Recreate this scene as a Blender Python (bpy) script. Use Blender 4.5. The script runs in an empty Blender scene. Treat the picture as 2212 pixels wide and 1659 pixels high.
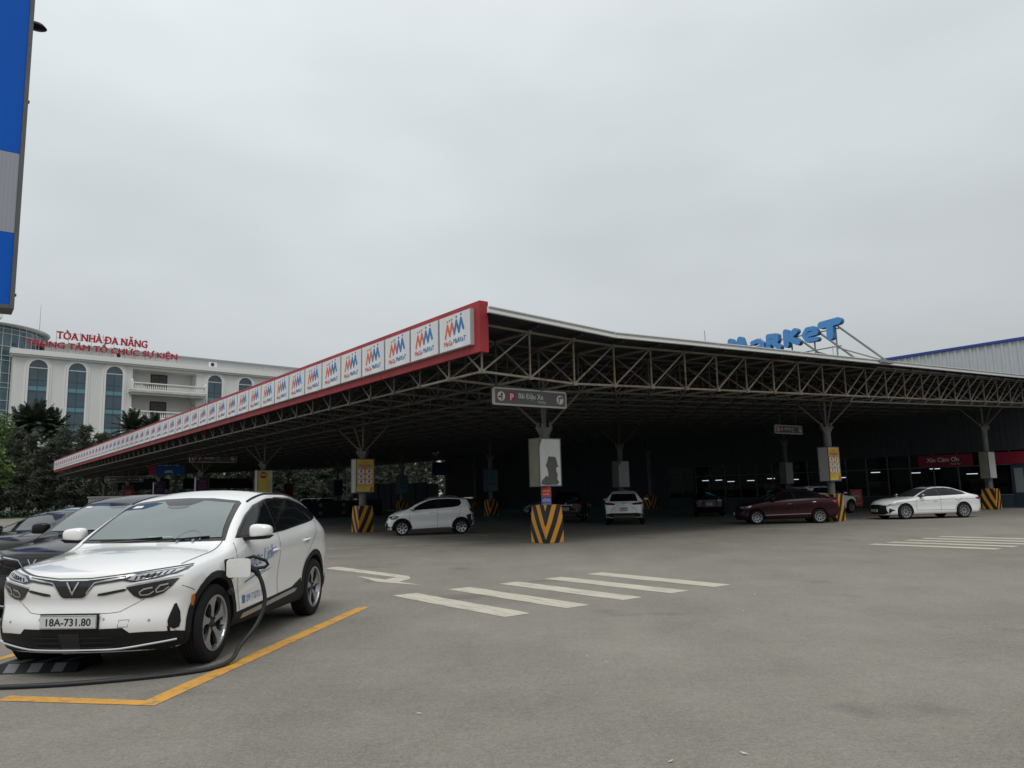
import bpy, bmesh, math, random
from mathutils import Vector, Matrix, geometry
from mathutils.bvhtree import BVHTree
R = math.radians
SC = bpy.context.scene
COL = SC.collection
# ------------------------------------------------------------------ camera
W_, F_, PITCH, ROLL, CAMH = 2212.0, 1661.0, R(8.1), R(1.4), 1.57
cd = bpy.data.cameras.new('camera'); cam = bpy.data.objects.new('camera', cd); COL.objects.link(cam)
cd.sensor_width = 36; cd.lens = 36 * F_ / W_; cd.clip_start = .05; cd.clip_end = 3000
cp, sp, cr, sr = math.cos(PITCH), math.sin(PITCH), math.cos(ROLL), math.sin(ROLL)
fw = Vector((0, cp, sp)); u0 = Vector((0, -sp, cp)); r0 = Vector((1, 0, 0))
rt = r0 * cr - u0 * sr; up = r0 * sr + u0 * cr
m = Matrix((rt, up, -fw)).transposed().to_4x4(); m.translation = (0, 0, CAMH)
cam.matrix_world = m
SC.camera = cam
# ------------------------------------------------------------------ world
SUN_EL, SUN_AZ = R(55), R(186)          # azimuth clockwise from +Y
w = bpy.data.worlds.new('World'); SC.world = w; w.use_nodes = True
nt = w.node_tree; N = nt.nodes; L = nt.links
for n in list(N): N.remove(n)
out = N.new('ShaderNodeOutputWorld'); bg = N.new('ShaderNodeBackground'); bg.inputs[1].default_value = .1
sky = N.new('ShaderNodeTexSky'); sky.sky_type = 'NISHITA'; sky.sun_disc = False
sky.sun_elevation = SUN_EL; sky.sun_rotation = SUN_AZ
tc = N.new('ShaderNodeTexCoord'); sx = N.new('ShaderNodeSeparateXYZ'); L.new(tc.outputs['Generated'], sx.inputs[0])
rmp = N.new('ShaderNodeValToRGB'); L.new(sx.outputs[2], rmp.inputs[0])
e = rmp.color_ramp.elements
e[0].position = 0; e[0].color = (.50, .53, .545, 1); e[1].position = 1; e[1].color = (1.25, 1.27, 1.29, 1)
for p_, c_ in ((.12, (.50, .53, .545)), (.3, (.575, .615, .635)), (.5, (.68, .73, .75))):
    q = e.new(p_); q.color = (*c_, 1)
mp = N.new('ShaderNodeMapping'); mp.inputs['Scale'].default_value = (1.3, 1.3, 3.2); L.new(tc.outputs['Generated'], mp.inputs[0])
nz = N.new('ShaderNodeTexNoise'); nz.inputs['Scale'].default_value = 1.25; nz.inputs['Detail'].default_value = 3.5; nz.inputs['Roughness'].default_value = .45; L.new(mp.outputs[0], nz.inputs[0])
mr = N.new('ShaderNodeMapRange'); mr.inputs[1].default_value = .32; mr.inputs[2].default_value = .68; mr.inputs[3].default_value = 8.85; mr.inputs[4].default_value = 10.75; L.new(nz.outputs[0], mr.inputs[0])
dt = N.new('ShaderNodeVectorMath'); dt.operation = 'DOT_PRODUCT'; L.new(tc.outputs['Generated'], dt.inputs[0]); dt.inputs[1].default_value = (-.78, .35, .52)
dm = N.new('ShaderNodeMapRange'); dm.inputs[1].default_value = -.4; dm.inputs[2].default_value = .95; dm.inputs[3].default_value = .90; dm.inputs[4].default_value = 1.10; L.new(dt.outputs['Value'], dm.inputs[0])
n2_ = N.new('ShaderNodeTexNoise'); n2_.inputs['Scale'].default_value = 3.4; n2_.inputs['Detail'].default_value = 5; n2_.inputs['Roughness'].default_value = .5; L.new(mp.outputs[0], n2_.inputs[0])
m2_ = N.new('ShaderNodeMapRange'); m2_.inputs[1].default_value = .3; m2_.inputs[2].default_value = .7; m2_.inputs[3].default_value = .965; m2_.inputs[4].default_value = 1.03; L.new(n2_.outputs[0], m2_.inputs[0])
pa = N.new('ShaderNodeMath'); pa.operation = 'MULTIPLY'; L.new(mr.outputs[0], pa.inputs[0]); L.new(dm.outputs[0], pa.inputs[1])
pb = N.new('ShaderNodeMath'); pb.operation = 'MULTIPLY'; L.new(pa.outputs[0], pb.inputs[0]); L.new(m2_.outputs[0], pb.inputs[1])
cl = N.new('ShaderNodeVectorMath'); cl.operation = 'SCALE'; L.new(rmp.outputs[0], cl.inputs[0]); L.new(pb.outputs[0], cl.inputs['Scale'])
mx = N.new('ShaderNodeMix'); mx.data_type = 'RGBA'; mx.inputs[0].default_value = .985
L.new(sky.outputs[0], mx.inputs[6]); L.new(cl.outputs[0], mx.inputs[7]); L.new(mx.outputs[2], bg.inputs[0]); L.new(bg.outputs[0], out.inputs[0])
sd = bpy.data.lights.new('sun', 'SUN'); sd.energy = 1.15; sd.angle = R(22); sd.color = (1, .965, .92)
so = bpy.data.objects.new('sun', sd); COL.objects.link(so)
dv = Vector((math.sin(SUN_AZ) * math.cos(SUN_EL), math.cos(SUN_AZ) * math.cos(SUN_EL), math.sin(SUN_EL)))
so.rotation_euler = dv.to_track_quat('Z', 'Y').to_euler(); so.location = (0, 0, 40)
SC.view_settings.view_transform = 'Standard'; SC.view_settings.look = 'None'; SC.view_settings.exposure = 0; SC.view_settings.gamma = 1
SC.render.engine = 'CYCLES'
SC.cycles.max_bounces = 6; SC.cycles.transparent_max_bounces = 12; SC.cycles.use_denoising = True
SC.cycles.sample_clamp_indirect = 6

# ------------------------------------------------------------------ materials
MATS = {}
def mat(name, col, rough=.6, metal=0, spec=.5, coat=0, noise=0, nscale=3, bump=0, bscale=40, col2=None, emit=0, nsx=(1, 1, 1)):
    if name in MATS: return MATS[name]
    M = bpy.data.materials.new(name); M.use_nodes = True; t = M.node_tree; b = t.nodes['Principled BSDF']
    b.inputs['Base Color'].default_value = (*col, 1); b.inputs['Roughness'].default_value = rough
    b.inputs['Metallic'].default_value = metal; b.inputs['Specular IOR Level'].default_value = spec
    b.inputs['Coat Weight'].default_value = coat; b.inputs['Coat Roughness'].default_value = .03
    if emit: b.inputs['Emission Color'].default_value = (*col, 1); b.inputs['Emission Strength'].default_value = emit
    c = t.nodes.new('ShaderNodeTexCoord'); mpn = t.nodes.new('ShaderNodeMapping'); mpn.inputs['Scale'].default_value = nsx
    t.links.new(c.outputs['Object'], mpn.inputs[0])
    if noise or col2:
        n = t.nodes.new('ShaderNodeTexNoise'); n.inputs['Scale'].default_value = nscale; n.inputs['Detail'].default_value = 6; n.inputs['Roughness'].default_value = .65
        t.links.new(mpn.outputs[0], n.inputs[0])
        r = t.nodes.new('ShaderNodeValToRGB'); r.color_ramp.elements[0].position = .35; r.color_ramp.elements[1].position = .65
        c2 = col2 if col2 else tuple(x * (1 - noise) for x in col)
        r.color_ramp.elements[0].color = (*c2, 1); r.color_ramp.elements[1].color = (*col, 1)
        t.links.new(n.outputs[0], r.inputs[0]); t.links.new(r.outputs[0], b.inputs['Base Color'])
    if bump:
        n2 = t.nodes.new('ShaderNodeTexNoise'); n2.inputs['Scale'].default_value = bscale; n2.inputs['Detail'].default_value = 4
        t.links.new(mpn.outputs[0], n2.inputs[0])
        bp = t.nodes.new('ShaderNodeBump'); bp.inputs['Strength'].default_value = bump; bp.inputs['Distance'].default_value = .02
        t.links.new(n2.outputs[0], bp.inputs['Height']); t.links.new(bp.outputs[0], b.inputs['Normal'])
    MATS[name] = M; return M

def asphalt():
    M = bpy.data.materials.new('asphalt'); M.use_nodes = True; t = M.node_tree; b = t.nodes['Principled BSDF']
    b.inputs['Specular IOR Level'].default_value = .3
    c = t.nodes.new('ShaderNodeTexCoord')
    def noise(s, d, rg=.6, vec=None):
        n = t.nodes.new('ShaderNodeTexNoise'); n.inputs['Scale'].default_value = s; n.inputs['Detail'].default_value = d; n.inputs['Roughness'].default_value = rg
        t.links.new(vec or c.outputs['Object'], n.inputs[0]); return n.outputs[0]
    def mth(op, a, b_):
        q = t.nodes.new('ShaderNodeMath'); q.operation = op
        for i, v in enumerate((a, b_)):
            if isinstance(v, (int, float)): q.inputs[i].default_value = v
            else: t.links.new(v, q.inputs[i])
        return q.outputs[0]
    big = noise(.09, 5, .6); mid = noise(.7, 6, .7); fine = noise(26, 4, .85); vfine = noise(75, 3, .85); coarse = noise(7, 5, .85)
    vor = t.nodes.new('ShaderNodeTexVoronoi'); vor.inputs['Scale'].default_value = 75; t.links.new(c.outputs['Object'], vor.inputs[0])
    stone = mth('MULTIPLY', mth('SUBTRACT', vor.outputs['Distance'], .35), .22)
    # tyre-polished streaks
    mpn = t.nodes.new('ShaderNodeMapping'); mpn.inputs['Rotation'].default_value = (0, 0, R(-38)); mpn.inputs['Scale'].default_value = (.9, .06, 1); t.links.new(c.outputs['Object'], mpn.inputs[0])
    strk = noise(1.1, 4, .6, mpn.outputs[0])
    v = mth('MULTIPLY', mth('SUBTRACT', big, .5), .85)
    v = mth('ADD', v, mth('MULTIPLY', mth('SUBTRACT', mid, .5), .55))
    v = mth('ADD', v, mth('MULTIPLY', mth('SUBTRACT', fine, .5), 1.15)); v = mth('ADD', v, mth('MULTIPLY', mth('SUBTRACT', coarse, .5), .55))
    v = mth('ADD', v, mth('MULTIPLY', mth('SUBTRACT', vfine, .5), 1.3))
    v = mth('ADD', v, mth('MULTIPLY', mth('SUBTRACT', strk, .5), .25))
    v = mth('ADD', v, stone)
    v = mth('ADD', v, 1.0)
    sc = t.nodes.new('ShaderNodeVectorMath'); sc.operation = 'SCALE'; sc.inputs[0].default_value = ASPH
    t.links.new(v, sc.inputs['Scale']); 
    # warm / cool patches
    mxn = t.nodes.new('ShaderNodeMix'); mxn.data_type = 'RGBA'; mxn.blend_type = 'MULTIPLY'; mxn.inputs[0].default_value = 1
    rr = t.nodes.new('ShaderNodeValToRGB'); rr.color_ramp.elements[0].position = .4; rr.color_ramp.elements[1].position = .62
    rr.color_ramp.elements[0].color = (.99, .998, 1.01, 1); rr.color_ramp.elements[1].color = (1.012, 1.0, .985, 1)
    t.links.new(noise(2.3, 5, .7), rr.inputs[0]); t.links.new(sc.outputs[0], mxn.inputs[6]); t.links.new(rr.outputs[0], mxn.inputs[7])
    # oil / damp stains
    st = t.nodes.new('ShaderNodeMapRange'); st.inputs[1].default_value = .62; st.inputs[2].default_value = .72; st.inputs[3].default_value = 1; st.inputs[4].default_value = .70
    t.links.new(noise(.55, 3, .5), st.inputs[0])
    s2 = t.nodes.new('ShaderNodeVectorMath'); s2.operation = 'SCALE'; t.links.new(mxn.outputs[2], s2.inputs[0]); t.links.new(st.outputs[0], s2.inputs['Scale'])
    # hairline cracks
    cv = t.nodes.new('ShaderNodeTexVoronoi'); cv.feature = 'DISTANCE_TO_EDGE'; cv.inputs['Scale'].default_value = .22
    wn = t.nodes.new('ShaderNodeTexNoise'); wn.inputs['Scale'].default_value = 1.6; wn.inputs['Detail'].default_value = 5; t.links.new(c.outputs['Object'], wn.inputs[0])
    va = t.nodes.new('ShaderNodeMix'); va.data_type = 'VECTOR'; va.inputs[0].default_value = .22; t.links.new(c.outputs['Object'], va.inputs[4]); t.links.new(wn.outputs['Color'], va.inputs[5])
    wsc = t.nodes.new('ShaderNodeVectorMath'); wsc.operation = 'ADD'; t.links.new(c.outputs['Object'], wsc.inputs[0]); t.links.new(wn.outputs['Color'], wsc.inputs[1]); t.links.new(wsc.outputs[0], cv.inputs[0])
    ck = t.nodes.new('ShaderNodeMapRange'); ck.inputs[1].default_value = .0008; ck.inputs[2].default_value = .0022; ck.inputs[3].default_value = .9; ck.inputs[4].default_value = 1
    t.links.new(cv.outputs['Distance'], ck.inputs[0])
    s3 = t.nodes.new('ShaderNodeVectorMath'); s3.operation = 'SCALE'; t.links.new(s2.outputs[0], s3.inputs[0]); t.links.new(ck.outputs[0], s3.inputs['Scale'])
    t.links.new(s3.outputs[0], b.inputs['Base Color'])
    b.inputs['Roughness'].default_value = .85
    bp = t.nodes.new('ShaderNodeBump'); bp.inputs['Strength'].default_value = .5; bp.inputs['Distance'].default_value = .006
    t.links.new(mth('ADD', fine, vor.outputs['Distance']), bp.inputs['Height']); t.links.new(bp.outputs[0], b.inputs['Normal'])
    return M
ASPH = (.200, .187, .162)

def worn_paint(name, col, keep=.45, under=(.15, .145, .135), streak=(1, 1, 1), sc=9, rot=0):
    """road paint, scuffed through to the asphalt in places"""
    M = bpy.data.materials.new(name); M.use_nodes = True; t = M.node_tree; b = t.nodes['Principled BSDF']
    c = t.nodes.new('ShaderNodeTexCoord'); mp_ = t.nodes.new('ShaderNodeMapping'); mp_.inputs['Scale'].default_value = streak; mp_.vector_type = 'TEXTURE'; mp_.inputs['Rotation'].default_value = (0, 0, rot); t.links.new(c.outputs['Object'], mp_.inputs[0])
    n = t.nodes.new('ShaderNodeTexNoise'); n.inputs['Scale'].default_value = sc; n.inputs['Detail'].default_value = 8; n.inputs['Roughness'].default_value = .75; t.links.new(mp_.outputs[0], n.inputs[0])
    r = t.nodes.new('ShaderNodeValToRGB'); r.color_ramp.elements[0].position = keep - .09; r.color_ramp.elements[1].position = keep + .06
    r.color_ramp.elements[0].color = (*under, 1); r.color_ramp.elements[1].color = (*col, 1)
    q = r.color_ramp.elements.new(.72); q.color = (*[x * 1.12 for x in col], 1)
    t.links.new(n.outputs[0], r.inputs[0]); t.links.new(r.outputs[0], b.inputs['Base Color']); b.inputs['Roughness'].default_value = .8; b.inputs['Specular IOR Level'].default_value = .3
    return M

def stripes_mat():
    """black and yellow chevron bands meeting at the block's near corner"""
    M = bpy.data.materials.new('hazard_stripes'); M.use_nodes = True; t = M.node_tree; b = t.nodes['Principled BSDF']
    c = t.nodes.new('ShaderNodeTexCoord'); s = t.nodes.new('ShaderNodeSeparateXYZ'); t.links.new(c.outputs['Object'], s.inputs[0])
    def mth(op, a, b_):
        q = t.nodes.new('ShaderNodeMath'); q.operation = op
        for i, v in enumerate((a, b_)):
            if isinstance(v, (int, float)): q.inputs[i].default_value = v
            else: t.links.new(v, q.inputs[i])
        return q.outputs[0]
    d = mth('ADD', mth('ADD', s.outputs[0], s.outputs[1]), .74)
    v = mth('FRACT', mth('DIVIDE', mth('SUBTRACT', mth('ADD', s.outputs[2], 7.84 - .112), mth('MULTIPLY', d, 2.0)), .784), 0)
    g = mth('LESS_THAN', v, .48)
    mxn = t.nodes.new('ShaderNodeMix'); mxn.data_type = 'RGBA'; mxn.inputs[6].default_value = (.012, .013, .015, 1); mxn.inputs[7].default_value = (.62, .27, .022, 1)
    t.links.new(g, mxn.inputs[0])
    n = t.nodes.new('ShaderNodeTexNoise'); n.inputs['Scale'].default_value = 7; n.inputs['Detail'].default_value = 8; n.inputs['Roughness'].default_value = .7; t.links.new(c.outputs['Object'], n.inputs[0])
    r = t.nodes.new('ShaderNodeValToRGB'); r.color_ramp.elements[0].position = .66; r.color_ramp.elements[1].position = .72; t.links.new(n.outputs[0], r.inputs[0])
    m2 = t.nodes.new('ShaderNodeMix'); m2.data_type = 'RGBA'; m2.inputs[7].default_value = (.2, .19, .17, 1); t.links.new(r.outputs[0], m2.inputs[0]); t.links.new(mxn.outputs[2], m2.inputs[6])
    t.links.new(m2.outputs[2], b.inputs['Base Color']); b.inputs['Roughness'].default_value = .55
    return M

def rusty(name, base, amount=.5):
    M = bpy.data.materials.new(name); M.use_nodes = True; t = M.node_tree; b = t.nodes['Principled BSDF']
    c = t.nodes.new('ShaderNodeTexCoord'); n = t.nodes.new('ShaderNodeTexNoise'); n.inputs['Scale'].default_value = 1.7; n.inputs['Detail'].default_value = 8; n.inputs['Roughness'].default_value = .75; t.links.new(c.outputs['Object'], n.inputs[0])
    r = t.nodes.new('ShaderNodeValToRGB'); cr_ = r.color_ramp; cr_.elements[0].position = amount - .08; cr_.elements[0].color = (*base, 1); cr_.elements[1].position = amount + .16; cr_.elements[1].color = (.085, .042, .024, 1)
    q = cr_.elements.new(amount + .05); q.color = (.15, .105, .062, 1)
    t.links.new(n.outputs[0], r.inputs[0]); t.links.new(r.outputs[0], b.inputs['Base Color']); b.inputs['Roughness'].default_value = .6
    return M

def ribbed(name, col, pitch=.25, axis=0, bump=.6, rough=.5):
    M = bpy.data.materials.new(name); M.use_nodes = True; t = M.node_tree; b = t.nodes['Principled BSDF']
    b.inputs['Base Color'].default_value = (*col, 1); b.inputs['Roughness'].default_value = rough
    c = t.nodes.new('ShaderNodeTexCoord'); wv = t.nodes.new('ShaderNodeTexWave'); wv.bands_direction = 'XYZ'[axis]; wv.inputs['Scale'].default_value = math.pi / 10 / pitch * 1.0
    t.links.new(c.outputs['Object'], wv.inputs[0]); bp = t.nodes.new('ShaderNodeBump'); bp.inputs['Strength'].default_value = bump; bp.inputs['Distance'].default_value = .05
    t.links.new(wv.outputs['Fac'], bp.inputs['Height']); t.links.new(bp.outputs[0], b.inputs['Normal'])
    return M

m_asphalt = asphalt(); m_stripe = stripes_mat()
m_white_line = worn_paint('white_line', (.50, .47, .385), .455, (.26, .245, .21), (.05, .9, 1), 1.3, R(37))
m_thin_line = worn_paint('faded_line', (.42, .41, .38), .44, sc=5)
m_yellow_line = worn_paint('yellow_line', (.56, .29, .055), .43, (.27, .19, .10), sc=7)
m_tyre = mat('tyre', (.010, .010, .011), .85, spec=.3, bump=.15, bscale=60)
m_blackpl = mat('black_plastic', (.010, .0105, .012), .6, spec=.3, noise=.3, nscale=8)
m_gloss = mat('gloss_black', (.006, .006, .008), .08, coat=1)
m_chrome = mat('chrome', (.75, .76, .78), .15, 1)
m_alloy = mat('alloy', (.42, .43, .45), .28, .9)
m_alloyd = mat('dark_alloy', (.03, .03, .033), .3, .6)
m_hub = mat('wheel_well', (.01, .01, .011), .9)
m_lamp = mat('lamp_glass', (.42, .45, .48), .08, .4, coat=1)
m_lampd = mat('lamp_dark', (.025, .028, .033), .06, .2, coat=1)
m_red = mat('tail_red', (.30, .012, .015), .12, coat=1)
m_amber = mat('amber', (.5, .13, .02), .3)
m_plate = mat('plate_white', (.55, .56, .56), .45)
m_ink = mat('ink_black', (.015, .015, .017), .5)
m_glassd = mat('tinted_glass', (.006, .008, .009), .04, spec=.26)
m_concrete = mat('concrete', (.26, .25, .23), .85, noise=.35, nscale=2, bump=.2)
m_pole = mat('column_steel', (.15, .15, .145), .6, noise=.35, nscale=4)
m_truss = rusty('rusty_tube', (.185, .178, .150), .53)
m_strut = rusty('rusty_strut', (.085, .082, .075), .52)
m_fred = mat('fascia_red', (.42, .026, .036), .55, noise=.35, nscale=.8, nsx=(1.5, 1.5, .5))
m_pwhite = mat('panel_white', (.76, .775, .78), .45, noise=.16, nscale=.5, nsx=(4, 4, .35))
m_pside = mat('panel_edge', (.36, .37, .38), .5)
m_orange = mat('logo_orange', (.62, .12, .055), .5)
m_blue = mat('logo_blue', (.045, .17, .42), .5)
m_trim = mat('roof_trim', (.74, .75, .74), .5, noise=.12, nscale=1.2, nsx=(.3, 1, 6))
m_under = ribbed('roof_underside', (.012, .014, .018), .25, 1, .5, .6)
m_letterblue = mat('letter_blue', (.075, .285, .64), .4)
m_letterside = mat('letter_edge', (.05, .16, .33), .5)
m_wallpaint = mat('render_white', (.72, .72, .69), .8, noise=.10, nscale=.25, nsx=(1, 1, .25))
m_wallshade = mat('moulding_white', (.75, .75, .73), .75)
m_bglass = mat('facade_glass', (.045, .095, .125), .05, spec=.8, noise=.35, nscale=.5)
m_bglass2 = mat('tower_glass', (.075, .16, .20), .05, spec=.8, noise=.4, nscale=.4)
m_mull = mat('mullion', (.05, .07, .08), .5)
m_mullw = mat('mullion_white', (.5, .53, .54), .5)
m_redlet = mat('letter_red', (.42, .012, .03), .45)
m_galv = mat('galvanised', (.33, .34, .34), .45, .3, noise=.2)
m_bark = mat('bark', (.09, .07, .055), .9, noise=.4, nscale=6)

# ------------------------------------------------------------------ mesh builder
class MB:
    def __init__(s): s.v = []; s.f = []; s.m = []
    def add(s, vs, fs, mi=0):
        o = len(s.v); s.v += [tuple(x) for x in vs]; s.f += [tuple(i + o for i in f) for f in fs]; s.m += [mi] * len(fs)
    def box(s, c, d, mi=0, rz=0):
        x, y, z = d[0] / 2, d[1] / 2, d[2] / 2; ca, sa = math.cos(rz), math.sin(rz)
        P = [(a * x, b * y, e_ * z) for a in (-1, 1) for b in (-1, 1) for e_ in (-1, 1)]
        P = [(c[0] + p[0] * ca - p[1] * sa, c[1] + p[0] * sa + p[1] * ca, c[2] + p[2]) for p in P]
        s.add(P, [(0, 1, 3, 2), (4, 6, 7, 5), (0, 4, 5, 1), (2, 3, 7, 6), (0, 2, 6, 4), (1, 5, 7, 3)], mi)
    def b2(s, lo, hi, mi=0): s.box([(a + b) / 2 for a, b in zip(lo, hi)], [abs(b - a) for a, b in zip(lo, hi)], mi)
    def bar(s, a, b, r, n=4, mi=0, r2=None, caps=True):
        a, b = Vector(a), Vector(b); d = (b - a)
        if d.length < 1e-6: return
        d.normalize(); t = Vector((0, 0, 1)) if abs(d.z) < .9 else Vector((1, 0, 0)); p = d.cross(t).normalized(); q = d.cross(p)
        r2 = r if r2 is None else r2; vs = []
        for c, rr in ((a, r), (b, r2)):
            for i in range(n):
                an = 2 * math.pi * (i + .5) / n; vs.append(c + p * math.cos(an) * rr + q * math.sin(an) * rr)
        fs = [(i, (i + 1) % n, n + (i + 1) % n, n + i) for i in range(n)]
        if caps: fs += [tuple(range(n))[::-1], tuple(range(n, 2 * n))]
        s.add(vs, fs, mi)
    def tube(s, pts, r, n=8, mi=0, taper=None):
        pts = [Vector(p) for p in pts]; vs = []; prev = None
        for i, p in enumerate(pts):
            d = (pts[min(i + 1, len(pts) - 1)] - pts[max(i - 1, 0)]).normalized()
            if prev is None:
                t = Vector((0, 0, 1)) if abs(d.z) < .9 else Vector((1, 0, 0)); prev = d.cross(t).normalized()
            a = (prev - d * prev.dot(d)).normalized(); b = d.cross(a); prev = a
            rr = r if taper is None else r + (taper - r) * i / (len(pts) - 1)
            for k in range(n):
                an = 2 * math.pi * k / n; vs.append(p + a * math.cos(an) * rr + b * math.sin(an) * rr)
        fs = [(i * n + k, i * n + (k + 1) % n, (i + 1) * n + (k + 1) % n, (i + 1) * n + k) for i in range(len(pts) - 1) for k in range(n)]
        fs += [tuple(range(n))[::-1], tuple(range((len(pts) - 1) * n, len(pts) * n))]
        s.add(vs, fs, mi)
    def prism(s, poly, y0, y1, mi=0, axis=1, mside=None):
        """2D polygon extruded along an axis (1: poly=(x,z); 2: poly=(x,y); 0: poly=(y,z))"""
        n = len(poly)
        def P(p, h): return (p[0], h, p[1]) if axis == 1 else ((p[0], p[1], h) if axis == 2 else (h, p[0], p[1]))
        vs = [P(p, y0) for p in poly] + [P(p, y1) for p in poly]
        s.add(vs, [tuple(range(n)), tuple(range(n, 2 * n))[::-1]], mi)
        s.add(vs, [(i, n + i, n + (i + 1) % n, (i + 1) % n) for i in range(n)], mi if mside is None else mside)
    def lathe(s, prof, n=32, mi=0, axis='y', c=(0, 0, 0), closed=False):
        vs = []
        for (r, h) in prof:
            for k in range(n):
                a = 2 * math.pi * k / n
                if axis == 'y': vs.append((c[0] + r * math.cos(a), c[1] + h, c[2] + r * math.sin(a)))
                else: vs.append((c[0] + r * math.cos(a), c[1] + r * math.sin(a), c[2] + h))
        m_ = len(prof); rng = range(m_ if closed else m_ - 1)
        fs = [(i * n + k, ((i + 1) % m_) * n + k, ((i + 1) % m_) * n + (k + 1) % n, i * n + (k + 1) % n) for i in rng for k in range(n)]
        s.add(vs, fs, mi)
    def capsule(s, a, b, r, y0, y1, mi=0, mside=None, n=8):
        """rounded stroke in the xz plane"""
        dx, dz = b[0] - a[0], b[1] - a[1]; an = math.atan2(dz, dx); P = []
        for i in range(n + 1):
            t = an + math.pi / 2 + math.pi * i / n; P.append((a[0] + r * math.cos(t), a[1] + r * math.sin(t)))
        for i in range(n + 1):
            t = an - math.pi / 2 + math.pi * i / n; P.append((b[0] + r * math.cos(t), b[1] + r * math.sin(t)))
        s.prism(P, y0, y1, mi, 1, mside)
    def build(s, name, mats, parent=None, smooth=False, loc=None, rz=0, fix=True):
        me = bpy.data.meshes.new(name); me.from_pydata(s.v, [], s.f)
        mats = mats if isinstance(mats, (list, tuple)) else [mats]
        for x in mats: me.materials.append(x)
        me.polygons.foreach_set('material_index', s.m)
        if smooth: me.polygons.foreach_set('use_smooth', [True] * len(me.polygons))
        if fix:
            bm = bmesh.new(); bm.from_mesh(me); bmesh.ops.recalc_face_normals(bm, faces=bm.faces); bm.to_mesh(me); bm.free()
        me.update()
        if smooth: me.set_sharp_from_angle(angle=R(38))
        o = bpy.data.objects.new(name, me); COL.objects.link(o); o.parent = parent
        if loc is not None: o.location = loc
        o.rotation_euler.z = rz
        return o

def tag(o, label=None, cat=None, group=None, kind=None):
    if label: o['label'] = label
    if cat: o['category'] = cat
    if group: o['group'] = group
    if kind: o['kind'] = kind
    return o
def empty(name, loc=(0, 0, 0), rz=0, parent=None):
    o = bpy.data.objects.new(name, None); COL.objects.link(o); o.location = loc; o.rotation_euler.z = rz; o.empty_display_size = .2; o.parent = parent
    return o
def copy_tree(o, parent=None, data=None):
    c = o.copy(); COL.objects.link(c); c.parent = parent
    for ch in list(o.children): copy_tree(ch, c)
    return c
def textmesh(s, size=1, bold=0., align='LEFT', shear=0., space=1., wx=1.):
    cu = bpy.data.curves.new('txt', 'FONT'); cu.body = s; cu.size = size; cu.align_x = align; cu.shear = shear; cu.space_character = space
    cu.resolution_u = 3
    o = bpy.data.objects.new('txt', cu); COL.objects.link(o)
    dg = bpy.context.evaluated_depsgraph_get(); dg.update(); me = bpy.data.meshes.new_from_object(o.evaluated_get(dg))
    vs = [(v.co.x * wx, v.co.y) for v in me.vertices]; fs = [tuple(p.vertices) for p in me.polygons]
    bpy.data.objects.remove(o); bpy.data.curves.remove(cu); bpy.data.meshes.remove(me)
    return vs, fs
def textwidth(s, size, wx=1., shear=0.):
    vs, _ = textmesh(s + '|', size, 0, 'LEFT', shear, 1, wx); return max(v[0] for v in vs)
def text_to(mb, s, x, z, size, y, bold=.0, align='LEFT', mi=0, wx=1., shear=0., depth=0, space=1., fit=0):
    """lettering standing in the xz plane, read from -y; the bar of Đ and the horn of Ơ are set on their own"""
    if fit:
        vs, _ = textmesh(s, size, 0, 'LEFT', shear, 1, 1.); wx = fit / max(.01, max(v[0] for v in vs) - min(v[0] for v in vs))
    if 'Đ' in s or 'Ơ' in s:
        q = s.replace('Đ', 'D').replace('Ơ', 'O'); w_ = textwidth(q, size, wx) - textwidth('', size, wx)
        if align == 'CENTER': x -= w_ / 2
        if align == 'RIGHT': x -= w_
        align = 'LEFT'
        for i, c in enumerate(s):
            if c in 'ĐƠ':
                a = x + textwidth(q[:i], size, wx) - textwidth('', size, wx); b = x + textwidth(q[:i + 1], size, wx) - textwidth('', size, wx); yb = y - .0025; yf = y + max(depth, .0) - .001
                if c == 'Đ': mb.b2((a - .07 * size, yb, z + .29 * size), (a + .36 * size * wx, yf, z + .40 * size), mi)
                else: mb.b2((b - .14 * size * wx, yb, z + .58 * size), (b + .02 * size * wx, yf, z + .66 * size), mi); mb.b2((b - .05 * size * wx, yb - .0005, z + .64 * size), (b + .03 * size * wx, yf - .0005, z + .76 * size), mi)
        s = q
    vs0, fs = textmesh(s, size, bold, align, shear, space, wx)
    shifts = [(0, 0)] if not bold else [(a_ * bold * size, b_ * bold * size) for a_, b_ in ((-1, 0), (1, 0), (0, .8), (0, -.8))]
    for k_, (sx_, sz_) in enumerate(shifts):
        vs = [(a + sx_, b + sz_) for a, b in vs0]; yy_ = y - k_ * (.0004 if not depth else .004)
        if not depth:
            mb.add([(x + a, yy_, z + b) for a, b in vs], fs, mi); continue
        n = len(vs); V = [(x + a, yy_, z + b) for a, b in vs] + [(x + a, yy_ + depth, z + b) for a, b in vs]
        cnt = {}
        for f in fs:
            for i in range(len(f)):
                e_ = (f[i], f[(i + 1) % len(f)]); cnt[e_] = 1
        side = [(a, b, b + n, a + n) for (a, b) in cnt if (b, a) not in cnt]
        mb.add(V, fs + [tuple(i + n for i in f)[::-1] for f in fs] + side, mi)

# ------------------------------------------------------------------ frames
A0 = Vector((1.0085, 24.885, 0)); UA = R(37)
U_ = Vector((math.cos(UA), math.sin(UA), 0)); V_ = Vector((-math.sin(UA), math.cos(UA), 0))
def G(u, v, z=0): return A0 + U_ * u + V_ * v + Vector((0, 0, z))

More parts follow.
